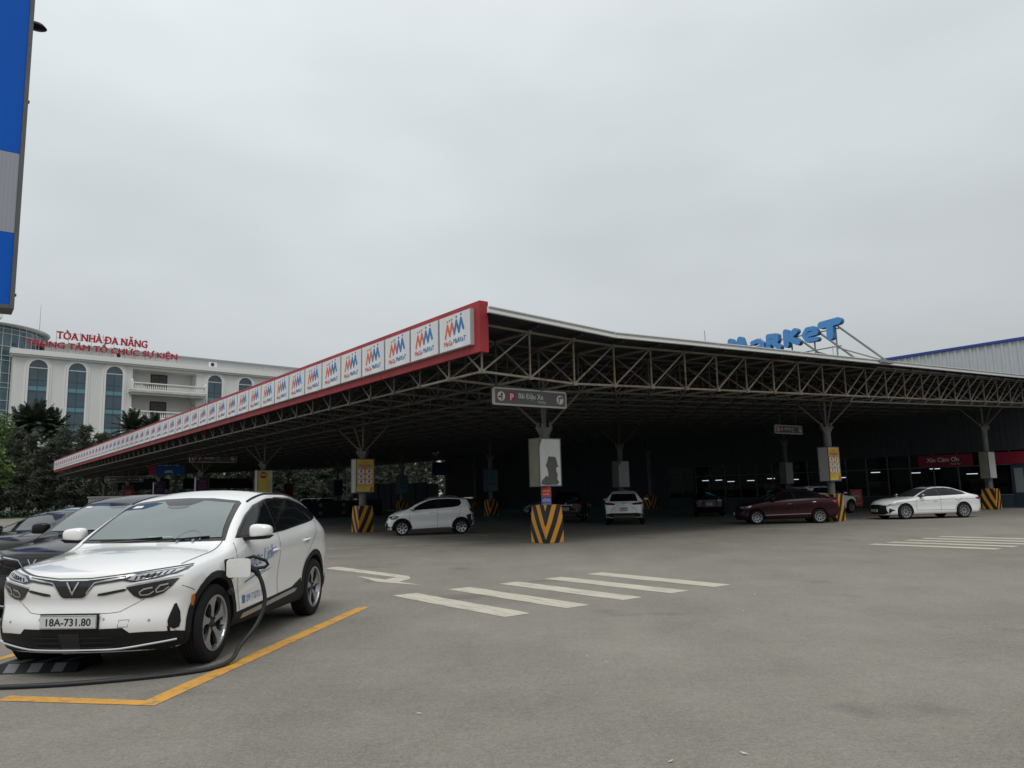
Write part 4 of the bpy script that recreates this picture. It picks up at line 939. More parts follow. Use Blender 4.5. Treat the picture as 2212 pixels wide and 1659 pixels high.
# low pale wall and awnings at the far end
b = MB(); b.b2((0, 0, 0), (4.9, .25, 1.95)); b.b2((-.08, -.05, 1.95), (4.98, .3, 2.05)); o = b.build('low_wall', mat('low_wall_paint', (.30, .305, .30), .7, noise=.1), None, loc=(-15.15, 56.0, 0), rz=R(6)); o.location = (-28.9, 52.6, 0); o.rotation_euler.z = R(28); tag(o, 'pale grey low wall behind the black cars', 'wall')
for k, (u, v, wd) in enumerate(((1.3, 79, 5.6), (8.4, 79, 8.4))):
    root = empty('awning', G(u, v, 0), UA); b = MB(); b.prism([(0, 3.05), (wd, 3.05), (wd, 4.1), (wd - .3, 4.28), (.3, 4.28), (0, 4.1)], 0, .06); b.prism([(0, 4.2), (wd, 4.2), (wd, 4.26), (0, 4.26)], .06, 3); b.build('canvas', mat('canvas_navy', (.018, .022, .04), .7, noise=.2), root)
    for x in (.05, wd - .05):
        for y in (.1, 2.9): b = MB(); b.bar((x, y, 0), (x, y, 4.2), .05, 6); b.build('post', m_pole, root)
    tag(root, ('narrower' if k == 0 else 'wider') + ' navy canvas awning hanging at the far end of the canopy', 'awning')
# dark barrier with pale number plates at the scooter park
root = empty('barrier_wall', G(2.6, 40.5, 0), UA); b = MB(); b.b2((0, 0, 0), (12.5, .2, 1.35)); b.build('wall', mat('barrier_dark', (.012, .015, .02), .7), root)
b = MB()
for k in range(6):
    for z in (.35, 1.0): b.b2((.8 + 2.0 * k, -.012, z - .14), (1.1 + 2.0 * k, -.002, z + .14))
b.build('number_square', mat('square_pale', (.16, .15, .15), .6), root); tag(root, 'low dark wall with pale squares under the canopy between the two white cars', 'wall')
# storage cabinets
for k in range(6):
    root = empty('storage_cabinet', G(22.2 + 1.55 * k, 58, 0), UA); b = MB(); b.b2((0, 0, .08), (1.45, .8, 3.05 - .12 * (k % 2))); b.build('case', mat('cabinet_grey', (.17, .18, .185), .5, noise=.15), root)
    b = MB(); b.b2((.06, -.02, .2), (.70, -.002, 2.8)); b.b2((.75, -.02, .2), (1.39, -.002, 2.8)); b.build('door', mat('cabinet_door', (.20, .21, .22), .5), root)
    tag(root, 'tall grey cabinet in the row standing in front of the dark store wall', 'cabinet', 'grey cabinets by the store wall')

# steel litter bin by the last guard
root = empty('litter_bin', (25.55, 43.1, 0)); b = MB(); b.lathe([(.17, 0), (.17, .62), (.19, .64), (.17, .72), (0, .74)], 20, axis='z'); b.build('body', m_galv, root, smooth=True); b = MB(); b.b2((-.1, -.178, .47), (.1, -.16, .57)); b.build('opening', m_ink, root); tag(root, 'round steel litter bin beside the last striped guard', 'bin')
# litter specks on the asphalt
r_ = random.Random(21)
b = MB()
for k in range(60):
    x, y = r_.uniform(-1, 9), r_.uniform(4, 24); s = r_.uniform(.008, .03); a = r_.uniform(0, 3.14); dx, dy = math.cos(a) * s, math.sin(a) * s
    b.add([(x - dx, y - dy, .006), (x + dy * .4, y - dx * .4, .009), (x + dx, y + dy, .012), (x - dy * .4, y + dx * .4, .006)], [(0, 1, 2, 3)])
o = b.build('litter', mat('litter_pale', (.45, .44, .40), .8), None, fix=False); tag(o, 'scattered pale scraps and leaves on the asphalt', 'litter', kind='stuff')

# ------------------------------------------------------------------ cars
def interp(tab, x):
    tab = sorted(tab)
    if x <= tab[0][0]: return tab[0][1]
    for (a, va), (b_, vb) in zip(tab, tab[1:]):
        if x <= b_:
            return va + (vb - va) * (x - a) / (b_ - a)
    return tab[-1][1]
def smooth_interp(tab, x):
    # monotone-ish cubic through the table
    tab = sorted(tab); n = len(tab)
    if x <= tab[0][0]: return tab[0][1]
    if x >= tab[-1][0]: return tab[-1][1]
    sl = [(tab[i + 1][1] - tab[i][1]) / (tab[i + 1][0] - tab[i][0]) for i in range(n - 1)]
    mm = [sl[0]] + [0 if sl[i - 1] * sl[i] <= 0 else 2 * sl[i - 1] * sl[i] / (sl[i - 1] + sl[i]) for i in range(1, n - 1)] + [sl[-1]]
    for i in range(n - 1):
        if x <= tab[i + 1][0]:
            h = tab[i + 1][0] - tab[i][0]; t = (x - tab[i][0]) / h
            return (2 * t ** 3 - 3 * t * t + 1) * tab[i][1] + (t ** 3 - 2 * t * t + t) * h * mm[i] + (-2 * t ** 3 + 3 * t * t) * tab[i + 1][1] + (t ** 3 - t * t) * h * mm[i + 1]
class Car:
    def __init__(s, name, label, cat, sp, pos, az, paint, group=None):
        s.sp = sp; s.root = empty(name, (pos[0], pos[1], 0), R(90 - az)); tag(s.root, label, cat, group)
        s.paint = paint; s.shell()
    def shell(s):
        sp = s.sp; xf, xr = sp['xf'], sp['xr']; zc = [(0, .93), (.035, .975), (.12, 1)]
        xs = sorted(set([xf, xf - .03, xf - .09, xf - .18, xf - .3, xr, xr + .03, xr + .09, xr + .2, xr + .32] + [xr + .32 + (xf - .62 - xr) * i / 44 for i in range(45)]))
        NT = 8
        def section(x):
            zt_ = smooth_interp(sp['top'], x); zb_ = interp(sp['bot'], x); hw = sp['hw'] * smooth_interp(sp['plan'], x)
            crown = interp(sp['crown'], x); belt = smooth_interp(sp['belt'], x); rail = zt_ - crown; rw = smooth_interp(sp['roofw'], x) * hw / sp['hw']
            belt = min(belt, rail - .03)
            side = [(zb_, .90), (zb_ + .05, .965), (zb_ + .16, .978)]
            zz = zb_ + .16; top_s = belt - .05
            for f, wv in ((.25, .968), (.45, .972), (.68, .995), (.86, 1.0), (1.0, .985)): side.append((zz + (top_s - zz) * f, wv))
            side.append((belt, .955)); bw = hw * .955
            P = [(w_ * hw, z) for z, w_ in side]
            for f in (.25, .5, .75, 1.0):
                z = belt + (rail - belt) * f; bulge = math.sin(math.pi * f) * .012
                P.append((bw + (rw - bw) * f + bulge, z))
            T = []
            for i in range(1, NT + 1):
                t = 1 - i / NT; T.append((rw * t, rail + crown * (1 - t ** 2.2)))
            B = [(.9 * hw * i / 4, zb_) for i in range(0, 4)]
            return B, P, T
        verts = []; rings = []
        def xmap(x, y, z, hw):
            f = max(0, (x - (xf - .62)) / .62); g_ = max(0, ((xr + .5) - x) / .5)
            dx = 0
            if f > 0: dx += f * f * (interp(sp['nose'], z) - sp['nosec'] * abs(y / hw) ** 2.4)
            if g_ > 0: dx -= g_ * g_ * (interp(sp['tail'], z) - sp['tailc'] * abs(y / hw) ** 2.6)
            return x + dx
        for x in xs:
            B, P, T = section(x); half = B + P + T; hw = sp['hw']; ring = []
            # full ring: start bottom centre, go +y side up to top centre, then -y side down
            full = [(y, z) for y, z in half] + [(-y, z) for y, z in half[::-1][1:-1]]
            for y, z in full: ring.append(len(verts)); verts.append((xmap(x, y, z, hw), y, z))
            rings.append(ring)
        n = len(rings[0]); faces = []
        for a, b_ in zip(rings, rings[1:]):
            for k in range(n): faces.append((a[k], b_[k], b_[(k + 1) % n], a[(k + 1) % n]))
        # caps as grids between +y side points and -y side points
        B, P, T = section(xf); nb, ns, nt_ = len(B), len(P), len(T)
        for ring, x in ((rings[0], xs[0]), (rings[-1], xs[-1])):
            hwx = sp['hw']
            # rows: side index k (0..ns-1) between left ring[nb+k] and right ring[n-(nb+k)]
            cols = nb * 2 - 1 + 0
            rows = []
            for k in range(ns):
                Lf = ring[nb + k]; Rt = ring[n - (nb + k)]; lp = Vector(verts[Lf]); row = [Lf]
                for c in range(1, 8):
                    if k == 0: t = 1 - c / 4; row.append(ring[nb - c] if c <= 4 else ring[n - (nb - (8 - c))]); continue
                    y = lp.y * (1 - c / 4)
                    if k == ns - 1: row.append(ring[nb + ns - 1 + c * 2] if c < 8 and c * 2 <= nt_ else ring[n - (nb + ns - 1 + (8 - c) * 2)]); continue
                    yb = y; row.append(len(verts)); verts.append((xmap(x, yb, lp.z, hwx) , yb, lp.z))
                row.append(Rt); rows.append(row)
            for r1, r2 in zip(rows, rows[1:]):
                if r2 is rows[-1]:
                    full_top = [ring[nb + ns - 1 + i] for i in range(0, nt_ + 1)] + [ring[n - (nb + ns - 1 + nt_ - i)] for i in range(1, nt_ + 1)]
                    for c in range(8): faces.append((r1[c], r1[c + 1], full_top[2 * c + 2], full_top[2 * c + 1], full_top[2 * c]))
                else:
                    for c in range(8): faces.append((r1[c], r1[c + 1], r2[c + 1], r2[c]))
        me = bpy.data.meshes.new('body'); me.from_pydata(verts, [], faces); bm = bmesh.new(); bm.from_mesh(me); bmesh.ops.recalc_face_normals(bm, faces=bm.faces); bm.to_mesh(me); bm.free()
        o = bpy.data.objects.new('body', me); COL.objects.link(o)
        md = o.modifiers.new('s', 'SUBSURF'); md.levels = 1; md.render_levels = 1
        dg = bpy.context.evaluated_depsgraph_get(); dg.update(); ev = bpy.data.meshes.new_from_object(o.evaluated_get(dg))
        o.modifiers.clear(); o.data = ev
        s.bvh = BVHTree.FromPolygons([v.co.copy() for v in ev.vertices], [tuple(p.vertices) for p in ev.polygons])
        # wheel arches
        cb = MB(); R0 = sp['R'] + sp.get('gap', .055)
        for wx in sp['wheels']:
            for sg in (1, -1):
                y0, y1 = sg * (sp['hw'] - .36), sg * (sp['hw'] + .3)
                cb.lathe([(0, y0), (R0, y0), (R0, y1), (0, y1)], 40, axis='y', c=(wx, 0, sp['R'] + .01))
        co = cb.build('cut', m_hub)
        b2 = o.modifiers.new('b', 'BOOLEAN'); b2.operation = 'DIFFERENCE'; b2.object = co; b2.solver = 'EXACT'
        dg.update(); dg = bpy.context.evaluated_depsgraph_get(); ev2 = bpy.data.meshes.new_from_object(o.evaluated_get(dg)); o.modifiers.clear(); o.data = ev2; bpy.data.objects.remove(co)
        ev2.materials.clear(); ev2.materials.append(s.paint); ev2.materials.append(m_hub)
        for p in ev2.polygons:
            c = p.center; p.material_index = 0; p.use_smooth = True
            for wx in sp['wheels']:
                if math.hypot(c.x - wx, c.z - sp['R'] - .01) < R0 + .003: p.material_index = 1
            if c.z < interp(sp['bot'], c.x) + .01 and p.normal.z < -.5: p.material_index = 1
        ev2.set_sharp_from_angle(angle=R(40))
        o.name = 'body'; o.parent = s.root; s.body = o
    dz = 0
    def hit(s, p, ax):
        p = (p[0], p[1] + s.dz) if ax in 'FLRB' and p[1] > .6 else p
        far = {'L': Vector((p[0], 4, p[1])), 'R': Vector((p[0], -4, p[1])), 'F': Vector((6, p[0], p[1])), 'B': Vector((-6, p[0], p[1])), 'T': Vector((p[0], p[1], 5))}[ax]
        d = {'L': Vector((0, -1, 0)), 'R': Vector((0, 1, 0)), 'F': Vector((-1, 0, 0)), 'B': Vector((1, 0, 0)), 'T': Vector((0, 0, -1))}[ax]
        h = s.bvh.ray_cast(far, d)
        if h[0] is None:
            q = s.bvh.find_nearest({'L': Vector((p[0], s.sp['hw'], p[1])), 'R': Vector((p[0], -s.sp['hw'], p[1])), 'F': Vector((s.sp['xf'], p[0], p[1])), 'B': Vector((s.sp['xr'], p[0], p[1])), 'T': Vector((p[0], p[1], 1.5))}[ax])
            return q[0], (q[1] if q[1].dot(d) < 0 else -q[1])
        n = h[1] if h[1].dot(d) < 0 else -h[1]
        return h[0], n
    def patch(s, name, polys, ax, off, m_, parent=None, res=.06, rim=0, mb=None, mi=0):
        """outline drawn in a side / front / rear / top view and laid on the body"""
        b = mb or MB()
        for poly in polys:
            V2 = [Vector(p) for p in poly]; n0 = len(V2)
            # densify outline
            O = []
            for i in range(n0):
                a, c = V2[i], V2[(i + 1) % n0]; k = max(1, int((c - a).length / res))
                for j in range(k): O.append(a.lerp(c, j / k))
            xs_ = [p.x for p in O]; ys_ = [p.y for p in O]; pts = list(O); nO = len(O)
            x = min(xs_) + res * .5
            def inside(q):
                r = False; j = nO - 1
                for i in range(nO):
                    if (O[i].y > q.y) != (O[j].y > q.y) and q.x < (O[j].x - O[i].x) * (q.y - O[i].y) / (O[j].y - O[i].y) + O[i].x: r = not r
                    j = i
                return r
            while x < max(xs_):
                y = min(ys_) + res * .5
                while y < max(ys_):
                    q = Vector((x, y))
                    if inside(q) and min((q - o_).length for o_ in O) > res * .35: pts.append(q)
                    y += res
                x += res
            vs2, _, fs2, *_ = geometry.delaunay_2d_cdt(pts, [(i, (i + 1) % nO) for i in range(nO)], [], 1, 1e-5)
            out_ = []; 
            for q in vs2:
                h, n = s.hit(q, ax); out_.append(h + n * off)
            fs2 = [f for f in fs2 if inside((vs2[f[0]] + vs2[f[1]] + vs2[f[2]]) / 3)]
            b.add(out_, [tuple(f) for f in fs2], mi)
            if rim:
                # skirt so the patch has a real edge
                e_ = {}
                for f in fs2:
                    for i in range(len(f)): e_[(f[i], f[(i + 1) % len(f)])] = 1
                for (i, j) in [k for k in e_ if (k[1], k[0]) not in e_]:
                    hi, ni = s.hit(vs2[i], ax); hj, nj = s.hit(vs2[j], ax)
                    b.add([hi + ni * off, hj + nj * off, hj - nj * rim, hi - ni * rim], [(0, 1, 2, 3)], mi)
        if mb: return None
        o = b.build(name, m_, parent or s.root, smooth=True, fix=False); return o
    def line(s, name, pts, ax, wd, off, m_, parent=None, mb=None, res=.06):
        b = mb or MB(); P = []
        for a, c in zip(pts, pts[1:]):
            a, c = Vector(a), Vector(c); k = max(1, int((c - a).length / res))
            for j in range(k): P.append(a.lerp(c, j / k))
        P.append(Vector(pts[-1])); A = []; Bp = []
        for i, p in enumerate(P):
            d = (P[min(i + 1, len(P) - 1)] - P[max(i - 1, 0)]).normalized(); q = Vector((-d.y, d.x)) * wd / 2
            for t, lst in ((p + q, A), (p - q, Bp)): h, n = s.hit(t, ax); lst.append(h + n * off)
        k = len(P); b.add(A + Bp, [(i, i + 1, k + i + 1, k + i) for i in range(k - 1)])
        if mb: return
        return b.build(name, m_, parent or s.root, smooth=True, fix=False)
    def text(s, name, txt, ax, x, z, size, m_, off=.006, bold=.0, wx=1, shear=0, rot=0, parent=None, rev=-1):
        vs, fs = textmesh(txt, size, bold, 'LEFT', shear, 1, wx); out_ = []
        for a, b_ in vs:
            a, b_ = a * math.cos(rot) - b_ * math.sin(rot), a * math.sin(rot) + b_ * math.cos(rot)
            h, n = s.hit((x + rev * a, z + b_), ax); out_.append(h + n * off)
        b = MB(); b.add(out_, fs); return b.build(name, m_, parent or s.root, fix=False)
    def wheel(s, x, sg, style, steer=0):
        sp = s.sp; Rr, wd, rr = sp['R'], sp['tw'], sp['rim']
        yo = sg * (sp['hw'] - .012 - wd / 2)
        b = MB(); b.lathe([(rr * .9, -wd * .3), (rr * .9, wd * .22)], 28); b.lathe([(0, wd * .02), (rr * .84, wd * .02)], 28); b.lathe([(rr * .9, -wd * .3), (0, -wd * .3)], 28)
        hb = b.build('wheel', m_hub, s.root, smooth=True); hb.location = (x, yo, Rr); hb.rotation_euler.z = (0 if sg > 0 else math.pi) + steer
        b = MB(); h = wd / 2
        prof = [(rr * .92, -h * .78), (rr + .012, -h * .92), (rr + (Rr - rr) * .5, -h * 1.0), (Rr - .02, -h * .9), (Rr - .002, -h * .7)]
        for k in range(5):
            y = -h * .62 + h * 1.24 * k / 4; prof += [(Rr, y - .012), (Rr, y + .012), (Rr - .008, y + .016), (Rr - .008, y + h * .31 - .016)] if k < 4 else [(Rr, y)]
        prof += [(Rr - .002, h * .7), (Rr - .02, h * .9), (rr + (Rr - rr) * .5, h * 1.0), (rr + .012, h * .92), (rr * .92, h * .78)]
        b.lathe(prof, 44, closed=False); b.build('tyre', m_tyre, hb, smooth=True)
        b = MB(); yF = wd * .36
        b.lathe([(rr + .004, yF + .02), (rr + .006, yF + .028), (rr - .014, yF + .024), (rr - .03, yF - .03), (rr * .9, 0)], 44, mi=0)
        b.lathe([(0, yF - .005), (.035, yF - .006), (.06, yF - .012), (.075, yF - .04), (.075, yF - .08)], 20, mi=1)
        def spoke(P, y0, mi=0, th=.035, dish=.02):
            n = len(P); out_ = []
            for (x_, z_) in P:
                rad = math.hypot(x_, z_); out_.append((x_, y0 - dish * (1 - rad / rr), z_))
            vs = out_ + [(a, b_ - th, c) for a, b_, c in out_]
            b.add(vs, [tuple(range(n)), tuple(range(n, 2 * n))[::-1]] + [(i, (i + 1) % n, n + (i + 1) % n, n + i) for i in range(n)], mi)
        def rot(P, a): return [(x_ * math.cos(a) - z_ * math.sin(a), x_ * math.sin(a) + z_ * math.cos(a)) for x_, z_ in P]
        k_ = rr / .24
        if style == 'twist5':
            for i in range(5):
                a = 2 * math.pi * i / 5 + .3
                blade = [(.045 * k_, -.024 * k_), (.11 * k_, -.028 * k_), (.16 * k_, -.05 * k_), (.192 * k_, -.115 * k_), (.218 * k_, -.06 * k_), (.229 * k_, .0 * k_), (.222 * k_, .055 * k_), (.17 * k_, .03 * k_), (.10 * k_, .022 * k_), (.045 * k_, .03 * k_)]
                spoke(rot(blade, a), yF + .010, 0, .03)
                arm = [(.05 * k_, .028 * k_), (.11 * k_, .04 * k_), (.17 * k_, .065 * k_), (.215 * k_, .085 * k_), (.222 * k_, .05 * k_), (.15 * k_, .03 * k_)]
                spoke(rot(arm, a), yF - .008, 1, .03)
        else:
            nS = int(style)
            for i in range(nS):
                for dlt in ((-.1, .1) if nS <= 7 else (0,)):
                    a = 2 * math.pi * i / nS; w0, w1 = .012 * k_, .016 * k_
                    P = [(.04 * k_, -w0 - .01), (rr * .97 * math.cos(dlt) , rr * .97 * math.sin(dlt) - w1), (rr * .97 * math.cos(dlt), rr * .97 * math.sin(dlt) + w1), (.04 * k_, w0 + .01)]
                    spoke(rot(P, a), yF + .008, 0, .03)
        for i in range(5):
            a = 2 * math.pi * i / 5; b.lathe([(0, 0), (.011, 0), (.011, -.02)], 8, mi=1, c=(.055 * math.cos(a) * 1.05, yF - .0, .055 * math.sin(a) * 1.05))
        b.build('rim', [m_alloy if style != 'dark' else m_alloyd, m_alloyd], hb, smooth=False)
    def mirror(s, x, z, m_cap, sc=1.0, side=(1, -1)):
        for sg in side:
            h, n = s.hit((x, z), 'L'); y = h.y
            b = MB(); me = bmesh.new(); bmesh.ops.create_uvsphere(me, u_segments=18, v_segments=12, radius=1)
            vs = []
            for v in me.verts:
                q = v.co.copy(); e_ = .62
                q = Vector([math.copysign(abs(c) ** e_, c) for c in q])
                vs.append((x + .0 + q.x * .085 * sc * (1 + .1 * q.y), sg * (y + .165 * sc + q.y * .125 * sc), z + .095 * sc + q.z * .078 * sc * (1 - .12 * q.y)))
            b.add(vs, [tuple(v.index for v in f.verts) for f in me.faces]); me.free()
            o = b.build('wing_mirror', m_cap, s.root, smooth=True)
            b = MB(); b.add([(x + .06, sg * (y - .02), z + .0), (x - .06, sg * (y - .02), z), (x - .07, sg * (y + .24 * sc), z + .012), (x + .07, sg * (y + .24 * sc), z + .012), (x + .06, sg * (y - .02), z + .035), (x - .06, sg * (y - .02), z + .035), (x - .095, sg * (y + .285 * sc), z + .05), (x + .095, sg * (y + .285 * sc), z + .05)],
                             [(0, 1, 2, 3), (4, 7, 6, 5), (0, 4, 5, 1), (1, 5, 6, 2), (2, 6, 7, 3), (3, 7, 4, 0)]); b.build('mirror_foot', m_blackpl, o)
    def plate(s, ax, z, txt, w_=.47, h_=.115, y=0, two=False):
        h, n = s.hit((y, z), ax); sg = 1 if ax == 'F' else -1
        b = MB(); X = h.x + sg * .03
        b.b2((min(X, X - sg * .02), y - w_ / 2, z - h_ / 2), (max(X, X - sg * .02), y + w_ / 2, z + h_ / 2), 0)
        b.b2((min(X - sg * .021, X - sg * .04), y - w_ / 2 - .012, z - h_ / 2 - .012), (max(X - sg * .021, X - sg * .04), y + w_ / 2 + .012, z + h_ / 2 + .012), 1)
        o = b.build('number_plate', [m_plate, m_blackpl], s.root)
        b = MB(); L_ = [txt] if not two else txt.split('|')
        for k, t in enumerate(L_):
            sz = h_ * (.78 if not two else .48); vs, fs = textmesh(t, sz, 0, 'CENTER', wx=1.0); z0 = z - sz * .35 + (0 if not two else (.5 - k) * h_ * .5)
            wv = w_ * (.80 if not two else .72) / (max(v[0] for v in vs) - min(v[0] for v in vs))
            for q_, (dx_, dz_) in enumerate(((-.0022, 0), (.0022, 0), (0, .0018), (0, -.0018))): b.add([(X + sg * (.0015 + .0003 * q_), sg * (a * wv + dx_) + y, z0 + c + dz_) for a, c in vs], fs)
        b.b2((min(X, X + sg * .001), y - w_ / 2 + .004, z - h_ / 2 + .004), (max(X, X + sg * .001), y + w_ / 2 - .004, z - h_ / 2 + .007)); b.b2((min(X, X + sg * .001), y - w_ / 2 + .004, z + h_ / 2 - .007), (max(X, X + sg * .001), y + w_ / 2 - .004, z + h_ / 2 - .004))
        b.build('lettering', m_ink, o, fix=False)
def arcp(cx, cz, r, a0, a1, n=16): return [(cx + r * math.cos(R(a0 + (a1 - a0) * i / n)), cz + r * math.sin(R(a0 + (a1 - a0) * i / n))) for i in range(n + 1)]
def cladding(c, zc, sills=True, wid=.065):
    sp = c.sp
    for ax in 'LR':
        for wx in sp['wheels']:
            r0, r1 = sp['R'] + sp.get('gap', .055) - .004, sp['R'] + sp.get('gap', .055) + wid
            c.patch('arch_trim', [arcp(wx, sp['R'] + .01, r1, -14, 194) + arcp(wx, sp['R'] + .01, r0, 194, -14)], ax, .010, m_blackpl, rim=.004, res=.05)
        if sills:
            a, b_ = sp['wheels'][1] + sp['R'] + .12, sp['wheels'][0] - sp['R'] - .12
            c.patch('sill_trim', [[(a - .03, sp['sill'] + .0), (b_ + .03, sp['sill']), (b_, zc - .07), (b_ - .5, zc - .05), (a + .35, zc), (a + .02, zc + .08)]], ax, .008, m_blackpl, rim=.004)
def shrink(poly, d):
    c = Vector((sum(p[0] for p in poly) / len(poly), sum(p[1] for p in poly) / len(poly))); n = len(poly); out_ = []
    A_ = sum(poly[i][0] * poly[(i + 1) % n][1] - poly[(i + 1) % n][0] * poly[i][1] for i in range(n)); sg = 1 if A_ > 0 else -1
    for i in range(n):
        p0, p1, p2 = Vector(poly[i - 1]), Vector(poly[i]), Vector(poly[(i + 1) % n]); e1 = (p1 - p0).normalized(); e2 = (p2 - p1).normalized()
        n1 = Vector((-e1.y, e1.x)) * sg; n2 = Vector((-e2.y, e2.x)) * sg; m_ = (n1 + n2); m_ = m_ / max(.4, m_.length_squared / 2) if m_.length > .1 else n1
        out_.append(tuple(p1 + m_ * d))
    return out_
def sides(poly): return [(x, z) for x, z in poly]
m_vwhite = mat('pearl_white', (.80, .80, .79), .22, coat=1.0)
m_wwhite = mat('white_paint', (.78, .79, .79), .25, coat=1.0)
m_cblack = mat('black_paint', (.010, .010, .012), .12, spec=.32)
m_cred = mat('dark_red_paint', (.030, .003, .007), .2, spec=.32)
m_wsg = mat('windscreen_glass', (.066, .100, .096), .03, spec=.9, coat=.7)
m_wsd = mat('dark_windscreen', (.03, .033, .036), .03, spec=.6)
m_seam = mat('panel_gap', (.06, .06, .062), .8)
m_frit = mat('frit_band', (.015, .016, .018), .12, spec=.4)
m_cable = mat('cable_rubber', (.016, .017, .019), .55)

SUV = dict(xf=2.33, xr=-2.40, hw=.965, R=.375, tw=.235, rim=.262, wheels=(1.475, -1.475), sill=.24,
  top=[(2.33, .945), (2.22, .975), (1.95, 1.02), (1.5, 1.08), (1.2, 1.115), (1.08, 1.15), (.75, 1.355), (.42, 1.53), (.2, 1.615), (.0, 1.658), (-.35, 1.70), (-.9, 1.695), (-1.45, 1.625), (-1.75, 1.535), (-1.95, 1.40), (-2.15, 1.22), (-2.3, 1.08), (-2.40, 1.0)],
  bot=[(-2.4, .42), (-2.2, .28), (-1.9, .24), (1.9, .24), (2.1, .22), (2.33, .24)],
  plan=[(2.33, .86), (2.25, .90), (2.0, .955), (1.6, .985), (1.0, .995), (0, 1), (-1.2, 1), (-1.8, .985), (-2.2, .93), (-2.4, .87)],
  crown=[(2.33, .05), (1.0, .06), (.9, .05), (.1, .06), (-1.4, .06), (-2.4, .05)],
  belt=[(2.33, .885), (1.9, .945), (1.5, .985), (1.0, 1.06), (.8, 1.10), (0, 1.13), (-.9, 1.16), (-1.5, 1.21), (-1.9, 1.18), (-2.3, .98)],
  roofw=[(2.33, .82), (1.5, .85), (1.1, .86), (.75, .80), (.42, .745), (.15, .72), (-.4, .70), (-1.4, .685), (-1.9, .72), (-2.4, .82)],
  nose=[(.22, -.10), (.34, -.02), (.46, .025), (.56, .005), (.655, -.065), (.76, -.02), (.90, -.03), (.98, -.09)], nosec=.34,
  tail=[(.2, -.1), (.45, 0), (.7, -.03), (1.0, -.05), (1.2, -.1)], tailc=.22)

